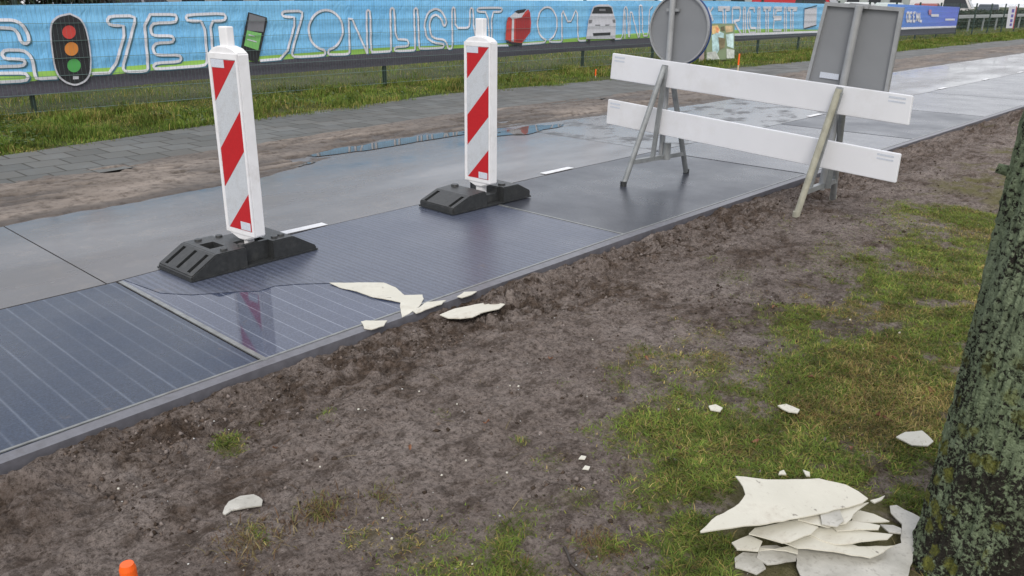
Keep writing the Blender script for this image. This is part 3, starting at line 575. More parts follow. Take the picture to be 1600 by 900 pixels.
def trestle(Ff, Fb, apx, cb, up_b, mat1, mat2, gz):
    t = bpy.data.objects.new('trestle', None); link(t, bar); t.location = -bar.location
    ap = onp(*apx, 1, YP(apx[0])-.035); top2 = ap+Vector((.01, .085, -.02))
    MB().tube(Ff, ap, .0225, 14).build('leg', mat1, t, smooth=False); MB().tube(Fb, top2, .0225, 14).build('leg', mat2, t)
    hf = .2
    A = Vector(Ff).lerp(ap, hf); B = Vector(Fb).lerp(top2, hf); MB().bar(A, B, .035, .035).build('crossbar', mat2, t)
    m0 = A.lerp(B, .44); MB().bar(Vector((m0.x, ap.y+.0, m0.z)), ap+Vector((.012, .0, -.02)), .034, .022, (0, 1, 0)).build('upright', mat2, t)
    MB().tube(A.lerp(B, .62)+Vector((.02, 0, -.02)), A.lerp(B, .62)+Vector((.02, 0, .12)), .032, 14).build('socket', mat2, t)
    MB().bar(ap+Vector((0, -.015, .0)), top2+Vector((0, .015, .0)), .03, .03).build('hinge', mat2, t)
    for p in (Ff, Fb):
        p = Vector(p); MB().tube(p+Vector((0, 0, -.003)), p+Vector((0, 0, .035)), .026, 12).build('foot', RUB if gz > -.01 else mat1, t)
    return A.lerp(B, .62)
sockL = trestle(G(974, 290, .003), G(1072, 270, .003), (1038, 104), None, None, GALV, GALV, 0)
sockR = trestle(GS(1244, 338), GS(1301, 312), (1311, 139), None, None, GALVY, GALV, -.05)
# ================================================================== SIGNS (seen from behind)
SGN = simple('grey_sign_back', (.26, .27, .285), .5, .08, 3, grime=((.21, .215, .225), .4), metal=.15)
FRM = simple('aluminium_sign_frame', (.42, .43, .44), .4, .12, 20, metal=.5)
TUB = simple('galvanised_tube', (.44, .45, .46), .4, .15, 8, metal=.4)
BLU = simple('blue_sign_rim', (.03, .07, .22), .4, .1)
YS = 5.80
c0 = onp(1061, 46, 1, YS); rs = empty('round_sign', (c0.x, YS, .1), label='back of the round grey sign with a dark blue rim above the left trestle', cat='road sign')
def loc2(o, r): o.location = -r.location; return o
def disc(c, r, y0, y1, name, mat, par, n=64, hole=0):
    mb = MB(); ring = lambda rr, yy: [(c.x+rr*math.cos(2*PI*k/n), yy, c.z+rr*math.sin(2*PI*k/n)) for k in range(n)]
    if hole:
        V = ring(r, y0)+ring(hole, y0)+ring(r, y1)+ring(hole, y1); F = []
        for k in range(n):
            j = (k+1) % n; F += [(k, j, n+j, n+k), (2*n+k, 3*n+k, 3*n+j, 2*n+j), (k, 2*n+k, 2*n+j, j), (n+k, n+j, 3*n+j, 3*n+k)]
        mb.add(V, F)
    else: mb.prism(ring(r, y0), (0, y1-y0, 0))
    return loc2(mb.build(name, mat, par), rs)
dk_ = disc(c0, .258, YS+.004, YS+.012, 'sign_face', SGN, rs); disc(c0, .268, YS-.014, YS+.014, 'rim', FRM, rs, hole=.256); disc(c0, .276, YS+.015, YS+.022, 'blue_rim', BLU, rs)
pb_ = Vector((sockL.x+.02, YS-.03, .16)); tp_ = onp(1052, -6, 1, YS-.03); pdir = (tp_-pb_)
pb_ = Vector((onp(1034, 232, 1, YS-.03).x, YS-.03, .17))
loc2(MB().tube(pb_, tp_, .0235, 16).build('pole', TUB, rs), rs)
for zz in (1.33,):
    pp = pb_.lerp(tp_, (zz-pb_.z)/(tp_.z-pb_.z)); loc2(MB().box((pp.x, YS-.014, zz), (.11, .022, .022)).build('bracket', FRM, rs), rs)
qd = [(1291, 3), (1413, 12), (1385.5, 157), (1257.5, 137)]
r0 = onp(1340, 80, 1, YS); rr = empty('rectangular_sign', (r0.x, YS, .1), label='back of the leaning grey rectangular sign behind the right half of the barrier', cat='road sign')
Q = [onp(x, y, 1, YS+(x-1340)*.0002) for x, y in qd]
loc2(MB().prism([q+Vector((0, .004, 0)) for q in (Q[3], Q[2], Q[1], Q[0])], (0, .008, 0)).build('sign_face', SGN, rr), rr)
mb = MB()
for i_ in range(4):
    a, b2 = Q[i_], Q[(i_+1) % 4]; cc = sum(Q, Vector())/4
    ia, ib = a+(cc-a).normalized()*.032, b2+(cc-b2).normalized()*.032; oa, ob = a, b2
    mb.prism([oa-Vector((0, .022, 0)), ob-Vector((0, .022, 0)), ib-Vector((0, .022, 0)), ia-Vector((0, .022, 0))], (0, .036, 0))
loc2(mb.build('frame', FRM, rr), rr)
pb_ = onp(1283, 296, 1, YS-.03); tp_ = onp(1343, 9, 1, YS-.045); loc2(MB().tube(pb_, tp_, .025, 16).build('pole', TUB, rr), rr)
for (x, y) in ((1343, 9),):
    pp = onp(x, y, 1, YS-.02); loc2(MB().box(pp, (.13, .02, .028), Matrix.Rotation(.08, 4, 'Y')).build('bracket', FRM, rr), rr)
s1 = [onp(x, y, 1, YS-.014) for x, y in ((1282, 112), (1311, 116), (1310, 125), (1280, 121))]
loc2(MB().prism([s1[3], s1[2], s1[1], s1[0]], (0, .001, 0)).build('sticker', LAB, rr), rr)
# ================================================================== BANNER FENCE
FX = -10.8
def bp(px, py):
    p = onp(px, py, 0, FX); return p.y, p.z
TOPL = [bp(*q) for q in [(-40, 9), (0, 8), (130, 6), (300, 2), (600, 0), (1130, 1.5), (1290, 6)]]; BLUL = [bp(*q) for q in [(-40, 134), (0, 131), (180, 116), (300, 103), (440, 93), (600, 82), (900, 65), (1130, 53), (1290, 48)]]
BOTL = [bp(*q) for q in [(-40, 158), (0, 154), (300, 125), (600, 103), (900, 80), (1130, 66), (1290, 55)]]
def wav(y, z): return .012*(fbm(np.asarray(y)*1.3, np.asarray(z)*2.2, 101)-.5)+.012*(fbm(np.asarray(y)*5+np.asarray(z)*4, np.asarray(z)*3, 102, 2)-.5)+.004*np.sin(np.asarray(z)*31.4)
b = NB('blue_banner_cloth'); f = b.noise(1.1, 4); x_, y_, z_ = b.xyz()
c = b.ramp(f, (.3, (.20, .55, .92)), (.7, (.27, .63, .95))); c = b.mix(b.ramp(y_, (0, 0.), (1, 1.)), c, c)
b.set(c, .45, .35); b.bump(b.math('ADD', b.noise(3.5, 5, .6, stretch=(1, 1, .6), dist=1.2), b.math('MULTIPLY', b.noise(14, 3, stretch=(1, 2, .3)), .3)), .7, .05); BBLUE = b.m
BGRN = simple('green_banner_cloth', (.34, .62, .12), .5, .1, 2); BBLK = simple('black_banner_hem', (.075, .072, .092), .75, .25, 30, grime=((.12, .11, .12), .5))
BWHT = simple('white_banner_print', (.80, .80, .86), .5, .05, 10); BDK = simple('grey_print_shadow', (.06, .17, .24), .5, .1)
ban = empty('banner', (FX, 12, 0), label='long blue banner with white outline letters ZET ZONLICHT OM IN ELEKTRICITEIT on the fence', cat='banner')
def cloth(name, La, Lb, mat, y0, y1, rows, vA=0., vB=1., root=None, off=0.):
    n = int((y1-y0)/.06); ysx = np.linspace(y0, y1, n); vs = np.linspace(vA, vB, rows); Yg, Vg = np.meshgrid(ysx, vs, indexing='ij')
    za = interp(La, Yg); zb = interp(Lb, Yg); Z = za+(zb-za)*(Vg if not callable(off) else off(Yg, Vg)); Xx = FX+wav(Yg, Z)
    o = gridmesh(name, Xx, Yg, Z, mat, parent=root); o.location = -root.location; return o
y0, y1 = TOPL[0][0]-4.5, TOPL[-1][0]
gf = lambda Y: .10+.035*np.sin(Y*.9)*.6+.03*np.sin(Y*.37+1)
cloth('hem', BOTL, BLUL, BBLK, y0, y1, 6, root=ban)
cloth('green_band', BLUL, TOPL, BGRN, y0, y1, 4, root=ban, off=lambda Y, V: V*gf(Y))
cloth('cloth', BLUL, TOPL, BBLUE, y0, y1, 16, root=ban, off=lambda Y, V: gf(Y)+V*(1-gf(Y)))
def resamp(P, st=.06):
    o = [P[0]]
    for p, q in zip(P, P[1:]):
        k = max(1, int(math.hypot(q[0]-p[0], q[1]-p[1])/st)); o += [(p[0]+(q[0]-p[0])*j/k, p[1]+(q[1]-p[1])*j/k) for j in range(1, k+1)]
    return o
def smooth_corners(P, it=2):
    for _ in range(it):
        o = [P[0]]
        for a, c_ in zip(P, P[1:]): o += [(a[0]*.8+c_[0]*.2, a[1]*.8+c_[1]*.2), (a[0]*.2+c_[0]*.8, a[1]*.2+c_[1]*.8)]
        P = o+[P[-1]]
    return P
def ribbon(mb, P, wd, lift):
    P = resamp(P); n = len(P); V = []; F = []
    for i, p in enumerate(P):
        a = P[max(i-1, 0)]; c_ = P[min(i+1, n-1)]; t = (c_[0]-a[0], c_[1]-a[1]); l = math.hypot(*t) or 1; nx, ny = -t[1]/l*wd/2, t[0]/l*wd/2
        for s in (1, -1):
            yy, zz = p[0]+nx*s, p[1]+ny*s; V.append((FX+float(wav(yy, zz))+lift, yy, zz))
        if i: F.append((2*i-2, 2*i-1, 2*i+1, 2*i))
    mb.add(V, F)
def patch(mb, P, lift, st=.12):
    n = len(P); P = resamp(P+[P[0]], st)[:-1]; V = [(FX+.026+(lift-.012)*2, p[0], p[1]) for p in P]; mb.add(V, [tuple(range(len(V)))])
def tr(pts, sc, ox, oy=0): return [bp(ox+x/sc, oy+y/sc) for x, y in pts]
A1 = (5.293, 0); A2 = (4.706, 280); A3 = (6.667, 560); A4 = (6.154, 780); A5 = (8., 1090)
def ell(cx, cy, rx, ry, a0, a1, n=26): return [(cx+rx*math.sin(math.radians(a0+(a1-a0)*k/n)), cy+ry*math.cos(math.radians(a0+(a1-a0)*k/n))) for k in range(n+1)]
def bl(o): o.location = -ban.location; return o
STR = [
 (A1, [(-40, 165), (0, 165), (110, 165), (180, 200), (230, 280), (238, 340), (205, 365), (165, 340), (150, 280), (110, 235), (0, 228), (-40, 228)]),
 (A1, [(300, 650), (285, 620), (270, 510), (240, 450), (190, 415), (40, 412), (10, 445), (35, 485), (190, 490), (207, 518), (185, 545), (0, 550), (-40, 552)]),
 (A1, [(-40, 605), (0, 605), (205, 603), (232, 635), (210, 668), (0, 677), (-40, 680)]), (A1, [(285, 620), (300, 652), (470, 642)]),
 (A1, [(755, 608), (935, 600), (1045, 215), (905, 208), (880, 170), (905, 133), (1112, 130), (1108, 200), (1020, 520), (1015, 570), (1035, 592), (1205, 588), (1222, 560), (1185, 120), (1450, 118), (1460, 150), (1445, 185), (1270, 190), (1240, 225), (1250, 280), (1280, 295), (1418, 295), (1434, 322), (1420, 350), (1290, 355), (1260, 392), (1272, 440), (1300, 455), (1480, 455), (1497, 483), (1480, 510), (1290, 520), (1265, 545), (1280, 572), (1588, 548)]),
 (A2, [(0, 495), (180, 482), (205, 455), (180, 155), (60, 152), (45, 130), (60, 108), (325, 98), (342, 125), (325, 152), (225, 155), (242, 370), (250, 470), (300, 478), (440, 468)]),
 (A2, [(590, 445), (775, 430), (862, 128), (765, 122), (752, 100), (770, 82), (902, 80), (900, 130), (828, 370), (826, 400), (845, 420), (1062, 408), (1075, 390), (1062, 365)]+ell(1075, 220, 125, 147, -10, -350)+[(1094, 390), (1105, 402), (1240, 398), (1252, 380), (1240, 75), (1382, 395)]),
 (A2, [(1382, 395), (1374, 85), (1388, 72), (1403, 85), (1408, 370), (1425, 385), (1545, 376)]),
 (A3, [(133, 545), (325, 535), (338, 520), (328, 100), (345, 80), (370, 100), (385, 408), (505, 412), (522, 445), (510, 482), (390, 488), (372, 510), (385, 532), (575, 525), (588, 510), (575, 100), (595, 82), (615, 100), (628, 490), (640, 508), (870, 498), (890, 480), (880, 455), (780, 445), (705, 390), (680, 250), (720, 130), (800, 85), (870, 120), (915, 220), (905, 265), (882, 268), (860, 200), (810, 150), (760, 170), (735, 250), (750, 370), (800, 402), (890, 412), (915, 450), (935, 508), (968, 505), (975, 480), (970, 90), (985, 75), (1000, 90), (1008, 290), (1130, 290), (1155, 270), (1158, 95), (1173, 80), (1190, 100), (1195, 300), (1250, 480)]),
 (A3, [(1365, 470), (1340, 125), (1245, 122), (1232, 102), (1245, 82), (1485, 80), (1495, 100), (1485, 122), (1382, 125), (1385, 460), (1400, 475), (1560, 472)]),
 (A4, [(210, 425), (430, 410), (445, 385)]+ell(458, 225, 95, 158, -10, -350)+[(478, 402), (590, 402), (600, 385), (598, 70), (670, 240), (750, 65), (752, 375), (770, 393), (830, 388)]),
 (A4, [(1105, 375), (1185, 370), (1192, 110), (1212, 55), (1232, 100), (1238, 350), (1250, 360), (1258, 55), (1330, 360), (1348, 350), (1340, 60), (1356, 48), (1370, 60), (1375, 345), (1430, 345), (1440, 100), (1470, 60)]),
 (A4, [(1205, 372), (1205, 100)]),
 (A5, [(-60, 90), (-60, 430)]), (A5, [(130, 90), (150, 150), (190, 90)]), (A5, [(150, 150), (190, 260)]),
 (A5, [(250, 92), (400, 92)]), (A5, [(255, 122), (312, 125), (318, 270), (318, 440)]), (A5, [(400, 120), (345, 125), (347, 270), (347, 440)]),
 (A5, [(432, 440), (430, 95), (520, 95), (532, 150), (520, 250), (450, 262), (545, 430)]),
 (A5, [(568, 425), (568, 95), (590, 95), (592, 425)]), (A5, [(710, 150), (700, 100), (645, 100), (622, 170), (622, 350), (650, 410), (720, 405), (728, 350), (665, 350), (650, 300), (650, 140)]),
 (A5, [(752, 418), (752, 95), (775, 95), (777, 418)]), (A5, [(815, 95), (915, 95)]), (A5, [(820, 125), (850, 125), (852, 415)]), (A5, [(910, 125), (878, 125), (880, 415)]),
 (A5, [(1050, 95), (950, 95), (945, 210), (1040, 210), (1040, 240), (950, 242), (945, 380), (1045, 378)]), (A5, [(1050, 125), (975, 128), (972, 180)]),
 (A5, [(1080, 408), (1080, 95), (1102, 95), (1104, 406)]), (A5, [(1120, 98), (1245, 98)]), (A5, [(1125, 125), (1160, 128), (1162, 402)]), (A5, [(1240, 125), (1188, 128), (1190, 402)]),
 (A5, [(-60, 440), (200, 440), (470, 432), (900, 418), (1240, 404), (1500, 396), (1580, 392)]),
]
mW = MB(); mD = MB()
for (sc, ox), pts in STR:
    P_ = tr(pts, sc, ox); far = sc == 8.; P_ = smooth_corners(P_, 1) if not far else P_
    mW = MB(); mD = MB(); ribbon(mD, [(a+.018, c_-.014) for a, c_ in P_], .036 if not far else .055, .006); ribbon(mW, P_, .036 if not far else .062, .010)
    lt = bl(mW.build('letter', BWHT, ban)); mD.build('letter_shadow', BDK, lt)

def picture(name, items):
    pr = None
    for k_, (mat, pts, (sc, ox), lift) in enumerate(items):
        mb = MB(); patch(mb, tr(pts, sc, ox), lift); o = mb.build(name if pr is None else 'print_detail', mat, ban if pr is None else pr)
        if pr is None: bl(o); pr = o
    return pr
def sol(n_, c_, r=.5): return simple(n_, c_, r, .06, 8)
PB, PR, PO, PG, PW, PGY = sol('print_black', (.022, .022, .026)), sol('print_red', (.60, .06, .05)), sol('print_orange', (.70, .25, .05)), sol('print_green', (.09, .40, .10)), sol('print_white', (.66, .66, .72)), sol('print_grey', (.20, .20, .22))
PDR = sol('print_dark_red', (.38, .025, .03)); PLG = sol('print_lime', (.22, .55, .16))
oval = [(570, 105)]+[(470, 125), (415, 175), (402, 250), (415, 400), (440, 560), (475, 640), (540, 690), (620, 712), (700, 680), (745, 620), (752, 500), (735, 350), (705, 220), (660, 145)]
oval = smooth_corners(oval+[oval[0]], 2)[:-1]
ins = [(578+(x-578)*.92, 400+(y-400)*.945) for x, y in oval]
def circ(cx, cy, r, ry=None, n=20): return [(cx+r*math.cos(2*PI*k/n), cy+(ry or r)*math.sin(2*PI*k/n)) for k in range(n)]
picture('traffic_light_picture', [(PW, oval, A1, .012), (PB, ins, A1, .014), (PR, circ(562, 265, 56), A1, .016), (PO, circ(582, 403, 57), A1, .016), (PG, circ(603, 540, 56), A1, .016), (PW, [(595, 628), (643, 628), (643, 652), (595, 655)], A1, .016)])
picture('phone_picture', [(PB, [(500, 88), (638, 128), (640, 160), (572, 458), (505, 440), (448, 345), (455, 310)], A2, .012), (PGY, [(508, 100), (625, 132), (610, 235), (490, 222)], A2, .014), (PLG, [(490, 222), (598, 245), (572, 370), (468, 335)], A2, .015), (PW, [(500, 250), (545, 262), (543, 270), (498, 258)], A2, .017), (PW, [(492, 285), (560, 303), (558, 311), (490, 293)], A2, .017)])
picture('toaster_picture', [(PR, [(75, 165), (200, 150), (270, 88), (288, 120), (297, 220), (290, 310), (210, 412), (110, 405), (50, 380), (60, 230)], A4, .012), (PDR, [(150, 185), (215, 165), (280, 110), (288, 300), (205, 400), (150, 395)], A4, .014), (PW, [(88, 160), (140, 118), (255, 88), (200, 170), (110, 182)], A4, .015), (PB, [(135, 112), (160, 98), (250, 84), (225, 118), (170, 130)], A4, .017), (PW, [(110, 182), (132, 182), (128, 400), (104, 396)], A4, .016), (PB, [(52, 392), (110, 408), (212, 414), (205, 436), (110, 430), (60, 412)], A4, .015)])
picture('car_picture', [(PW, [(870, 135), (895, 62), (950, 42), (1040, 42), (1078, 66), (1092, 135), (1112, 195), (1108, 372), (826, 375), (848, 195)], A4, .012), (PB, [(880, 130), (903, 72), (950, 62), (1040, 62), (1068, 74), (1084, 130)], A4, .014), (PGY, [(950, 85), (1010, 85), (1010, 105), (950, 105)], A4, .016), (PB, [(890, 318), (1060, 310), (1058, 338), (895, 345)], A4, .014), (PGY, [(852, 190), (885, 190), (878, 222), (850, 225)], A4, .014), (PGY, [(1078, 188), (1106, 186), (1108, 218), (1085, 218)], A4, .014), (PGY, [(910, 236), (962, 236), (960, 247), (915, 246)], A4, .014), (PGY, [(1008, 236), (1052, 234), (1048, 246), (1010, 247)], A4, .014), (PB, [(840, 375), (868, 375), (866, 408), (842, 408)], A4, .014), (PB, [(1078, 370), (1102, 370), (1102, 396), (1080, 396)], A4, .014)])
picture('box_picture', [(PW, [(1328, 118), (1482, 88), (1474, 308), (1316, 352)], A5, .012), (PB, [(1322, 106), (1480, 64), (1482, 76), (1328, 118)], A5, .014), (PB, [(1316, 352), (1474, 308), (1474, 320), (1330, 362)], A5, .014)])
# second banner, further down the fence
ban2 = empty('banner', (FX, 40, 0), label='short violet-blue banner at the far end of the fence, right of the rectangular sign', cat='banner')
yb0, yb1 = bp(1385, 20)[0], bp(1498, 20)[0]
T2 = [bp(1385, 6), bp(1498, 11)]; B2_ = [bp(1385, 47), bp(1498, 43)]; Bb2 = [bp(1385, 57), bp(1498, 52)]
b = NB('violet_blue_banner'); x_, y_, z_ = b.xyz(); fy = b.math('MULTIPLY', b.math('SUBTRACT', y_, 30.), .1)
b.set(b.ramp(fy, (0, (.13, .36, .85)), (1, (.16, .22, .78))), .5, .3); BVIO = b.m
def cl2(nm, La, Lb, mat, va=0, vb=1):
    n = 60; ysx = np.linspace(yb0, yb1, n); Yg, Vg = np.meshgrid(ysx, np.linspace(va, vb, 6), indexing='ij'); Z = interp(La, Yg)*(1-Vg)+interp(Lb, Yg)*Vg
    o = gridmesh(nm, FX+wav(Yg, Z), Yg, Z, mat, parent=ban2); o.location = -ban2.location
cl2('cloth', B2_, T2, BVIO, .09, 1); cl2('white_band', B2_, T2, BWHT, 0, .09); cl2('hem', Bb2, B2_, BBLK)
def bl2(o): o.location = -ban2.location; return o
for x, shp in ((1416, [(0, 33), (0, 20), (3.4, 20), (3.4, 33), (0, 33)]), (1420.8, [(3.4, 20), (0, 20), (0, 26.5), (2.6, 26.5), (0, 26.5), (0, 33), (3.4, 33)]), (1426, [(3.4, 20), (0, 20), (0, 26.5), (2.6, 26.5), (0, 26.5), (0, 33), (3.4, 33)]), (1431.3, [(0, 33), (0, 20), (3.2, 33), (3.2, 20)]), (1436.5, [(0, 20), (0, 33), (3.2, 33)])):
    mb = MB(); ribbon(mb, [bp(x+a, b_) for a, b_ in shp], .10, .022); bl2(mb.build('letter', BWHT, ban2))
for q in ([bp(1454, 22), bp(1466, 22), bp(1466, 26), bp(1454, 26)], [bp(1476, 29), bp(1491, 29), bp(1491, 32), bp(1476, 32)]): mb = MB(); patch(mb, q, .012); bl2(mb.build('small_lettering', BWHT, ban2))
mb = MB(); patch(mb, [bp(1450, 15), bp(1454.5, 15), bp(1454, 23), bp(1450, 23)], .014); bl2(mb.build('emblem', sol('print_pink', (.55, .22, .35)), ban2))
# the fence itself
FG = simple('dark_green_fence_paint', (.018, .035, .026), .45, .2, 20); FW = simple('green_fence_wire', (.13, .20, .19), .5, .2, 20)
fen = empty('fence', (FX, 12, 0), label='dark green wire mesh fence with square posts carrying the banners', cat='fence')
def fl(o): o.location = -fen.location; return o
for k_ in range(-3, 21):
    y = 3.38+2.68*k_ if k_ < 9 else 3.38+2.68*k_+(k_-8)*.06; fl(MB().box((FX-.055, y, .70), (.06, .045, 1.5)).build('post', FG, fen, bevel=.003))
VV = []; FF = []
yw = np.arange(-4, 60, .05); n = len(yw); xw = FX+.055
def wires(A, B, r):
    A = np.asarray(A, float); B = np.asarray(B, float); n = len(A); d = B-A; ax = np.abs(d).argmax(1)[0]; u = np.zeros(3); v = np.zeros(3); u[0] = r; v[(1 if ax == 2 else 2)] = r
    V = np.stack([A-u-v, A+u-v, A+u+v, A-u+v, B-u-v, B+u-v, B+u+v, B-u+v], 1).reshape(-1, 3); q = np.array([(0, 1, 5, 4), (1, 2, 6, 5), (2, 3, 7, 6), (3, 0, 4, 7)]); return V, (np.arange(n)[:, None, None]*8+q[None]).reshape(-1, 4)
V1, Q1 = wires(np.stack([np.full(n, xw), yw, np.full(n, .04)], 1), np.stack([np.full(n, xw), yw, np.full(n, 1.43)], 1), .0007)
zs = np.arange(.06, 1.45, .2); hz1 = [(xw+dx_, -4, z) for z in zs for dx_ in (-.007, .007)]; hz2 = [(a, 60, c_) for a, _, c_ in hz1]
V2, Q2 = wires(hz1, hz2, .0019)
fl(fastmesh('wire_mesh', np.concatenate([V1, V2]), None, FW, fen, quads=np.concatenate([Q1, Q2+len(V1)])))
# small tilted flag sign on the fence, far right
fs = empty('fence_flag', (FX, 52, 0), label='small narrow white and violet pennant sign hanging on the fence at the far right', cat='pennant')
P4 = [onp(x, y, 0, FX+.08) for x, y in ((1577, 10), (1588, 10), (1582, 44), (1572, 44))]; mb = MB(); mb.prism(P4, (-.012, 0, 0)); o = mb.build('cloth', PW, fs); o.location = -fs.location
mb = MB()
for t0, t1 in ((.12, .28), (.36, .5), (.58, .72), (.78, .9)):
    a = P4[0].lerp(P4[3], t0); c_ = P4[1].lerp(P4[2], t0); d_ = P4[1].lerp(P4[2], t1); e_ = P4[0].lerp(P4[3], t1); f = lambda u, v, t: u.lerp(v, t)+Vector((.004, 0, 0)); mb.add([f(a, c_, .45), f(a, c_, .8), f(e_, d_, .8), f(e_, d_, .45)], [(0, 1, 2, 3)])
o = mb.build('lettering', sol('print_violet', (.10, .07, .38)), fs); o.location = -fs.location
P5 = [onp(x, y, 0, FX+.085) for x, y in ((1588, 10), (1589.5, 10), (1583.5, 45), (1582, 45))]; mb = MB(); mb.prism(P5, (-.012, 0, 0)); o = mb.build('edge_band', PDR, fs); o.location = -fs.location
# ================================================================== POSTER BOARD + PEGS
pa0 = G(1102, 97); pb0 = G(1150, 94)
pa0 = Vector((-10.15, 18.1, .02)); pb0 = Vector((-9.65, 18.9, .02))
pbd = empty('poster_board', (-9.9, 18.5, 0), label='low picture board with pale painted shapes on the verge behind the round sign', cat='poster board')
def onseg(px, py):
    d = ray(px, py); o3 = np.array([0, 0, CAMH]); nn = np.array([-(pb0.y-pa0.y), pb0.x-pa0.x, 0]); t = nn@(np.array(pa0)-o3)/(nn@d); return Vector(o3+d*t)
def pbq(pts, lift):
    P_ = [onseg(*p) for p in pts]; nn = Vector((pb0.y-pa0.y, -(pb0.x-pa0.x), 0)).normalized()
    if nn.x < 0: nn = -nn
    return [p+nn*lift for p in P_]
def pbo(name, pts, mat, lift, par=None):
    P_ = pbq(pts, lift); P0 = pbq(pts, lift-.006 if lift else -.03); mb = MB(); mb.prism(P_, P0[0]-P_[0]); o = mb.build(name, mat, par or pbd)
    if par is None: o.location = -pbd.location
    return o
bk = pbo('picture_panel', [(1103, 95), (1147, 92), (1148, 37), (1106, 37)], sol('poster_green', (.22, .28, .17)), 0)
for i_, (pts, c_) in enumerate([([(1111, 41), (1121, 39), (1125, 47), (1122, 54), (1113, 53)], (.70, .48, .22)), ([(1133, 40), (1144, 40), (1145, 49), (1134, 51)], (.55, .42, .25)),
        ([(1112, 55), (1124, 49), (1131, 52), (1130, 66), (1120, 84), (1113, 80)], (.42, .60, .62)), ([(1134, 54), (1146, 52), (1146, 76), (1136, 72)], (.50, .66, .66)), ([(1105, 82), (1118, 80), (1124, 92), (1104, 94)], (.50, .53, .50)),
        ([(1135, 76), (1147, 78), (1147, 91), (1135, 91)], (.58, .62, .58)), ([(1122, 58), (1133, 60), (1132, 74), (1124, 78)], (.20, .17, .10)), ([(1118, 42), (1123, 44), (1122, 52), (1119, 50)], (.75, .30, .16)), ([(1126, 42), (1131, 41), (1132, 48), (1127, 48)], (.13, .12, .07))]):
    pbo('painted_shape', pts, simple('poster_tone', c_, .5, .45, 9), .006+.001*i_, bk)
pbo('lower_bar', [(1102, 100), (1148, 97), (1148, 93), (1103, 96)], sol('dark_brown_bar', (.05, .038, .032)), .01)
pbo('support', [(1092, 100), (1101, 99), (1101, 74), (1094, 78)], sol('pinkish_grey_support', (.34, .28, .27)), -.02)
ORG = simple('orange_fluorescent_plastic', (.95, .13, .012), .35, .06, 20, grime=((.5, .12, .03), .3)); PGW = simple('pale_wood', (.55, .45, .3), .7, .2, 30)
def peg(px, py, h, r, label, tipw=None, white=0, cat='marker peg'):
    p = G(px, py, h); e_ = empty('marker_peg', (p.x, p.y, 0), label=label, cat=cat, group='orange marker pegs')
    MB().tube((0, 0, white-.06), (0, 0, h-.012), r, 20).build('shaft', ORG, e_); MB().tube((0, 0, h-.012), (0, 0, h), r, 20, r*.8).build('cap', ORG, e_)
    if white: MB().tube((0, 0, -.06), (0, 0, white), r*.9, 10).build('lower_shaft', PGW, e_)
peg(198, 881, .30, .0165, 'bright orange round plastic peg at the bottom left corner of the photo'); peg(1155.5, 84, .36, .018, 'thin orange peg with a pale foot on the verge by the picture board', white=.19)
peg(931, 108, .16, .012, 'short orange peg in the verge grass left of the barrier', white=.1)
# ================================================================== TREE
b = NB('lichened_bark'); x_, y_, z_ = b.xyz()
n1 = b.noise(6, 6, .6); n2 = b.noise(78, 5, .7, dist=.4); n3 = b.noise(130, 4, .7); big = b.noise(2.6, 4)
v1 = b.vor(75, 'F1'); edg = b.noise(95, 5, .75)
dark = b.ramp(n2, (.3, (.012, .011, .009)), (.7, (.052, .044, .034)))
lic = b.mix(b.ramp(n3, (.35, 0.), (.65, 1.)), (.135, .178, .098), (.28, .345, .21)); lic = b.mix(b.ramp(big, (.35, 0.), (.65, .8)), lic, b.mix(n3, (.15, .19, .12), (.31, .37, .25)))
side_ = b.attr('bare'); lowz = b.ramp(z_, (.05, .11), (.45, .04), (1., .0))
val = b.math('SUBTRACT', b.math('ADD', b.math('MULTIPLY', n2, .75), b.math('MULTIPLY', edg, .35)), b.math('ADD', lowz, b.math('MULTIPLY', b.math('SUBTRACT', n1, .5), .5)))
cov = b.ramp(val, (.44, 0.), (.49, 1.)); cov = b.math('MULTIPLY', cov, b.math('SUBTRACT', 1., b.math('MULTIPLY', side_, .95)))
c = b.mix(cov, dark, lic)
m1 = b.ramp(b.math('ADD', b.vor(15), b.math('MULTIPLY', b.noise(45, 5, .7), .6)), (.56, 1.), (.66, 0.)); m2 = b.ramp(b.noise(5, 4), (.25, 0.), (.40, 1.)); low = b.ramp(z_, (.30, 1.), (.78, 0.))
mm = b.math('MULTIPLY', b.math('MULTIPLY', m1, m2), b.math('MULTIPLY', low, b.math('SUBTRACT', 1., b.math('MULTIPLY', side_, .8))))
c = b.mix(b.math('MULTIPLY', mm, b.ramp(n3, (.30, .35), (.5, 1.))), c, b.mix(n3, (.10, .11, .02), (.28, .29, .07)))
c = b.mix(b.math('MULTIPLY', b.ramp(n3, (.63, 0.), (.72, 1.)), b.math('MULTIPLY', cov, .5)), c, (.30, .32, .27))
b.set(c, .85, .25); b.bump(b.math('ADD', b.math('ADD', n2, b.math('MULTIPLY', n3, .4)), b.math('MULTIPLY', cov, .45)), 1., .015); BARK = b.m
TC = Vector((-.215, 2.165, 0))
tree = empty('tree', TC, label='leaning-looking mossy tree trunk covered with grey-green lichen at the right edge', cat='tree')
th = np.linspace(0, 2*PI, 260); zs = np.concatenate([np.arange(-.12, 2.2, .009), np.linspace(2.2, 6.2, 80)]); Zt, Tt = np.meshgrid(zs, th, indexing='ij')
r = .188+.022*np.exp(-np.clip(Zt, 0, 9)/.10)+.014*np.exp(-Zt/.6)-.0135*Zt; r = np.maximum(r, .05)
def cyl(fr, fz, s, o=4, g=.55): return (fbm(np.cos(Tt)*fr+20, Zt*fz+np.sin(Tt)*fr+20, s, o, g)-.5)
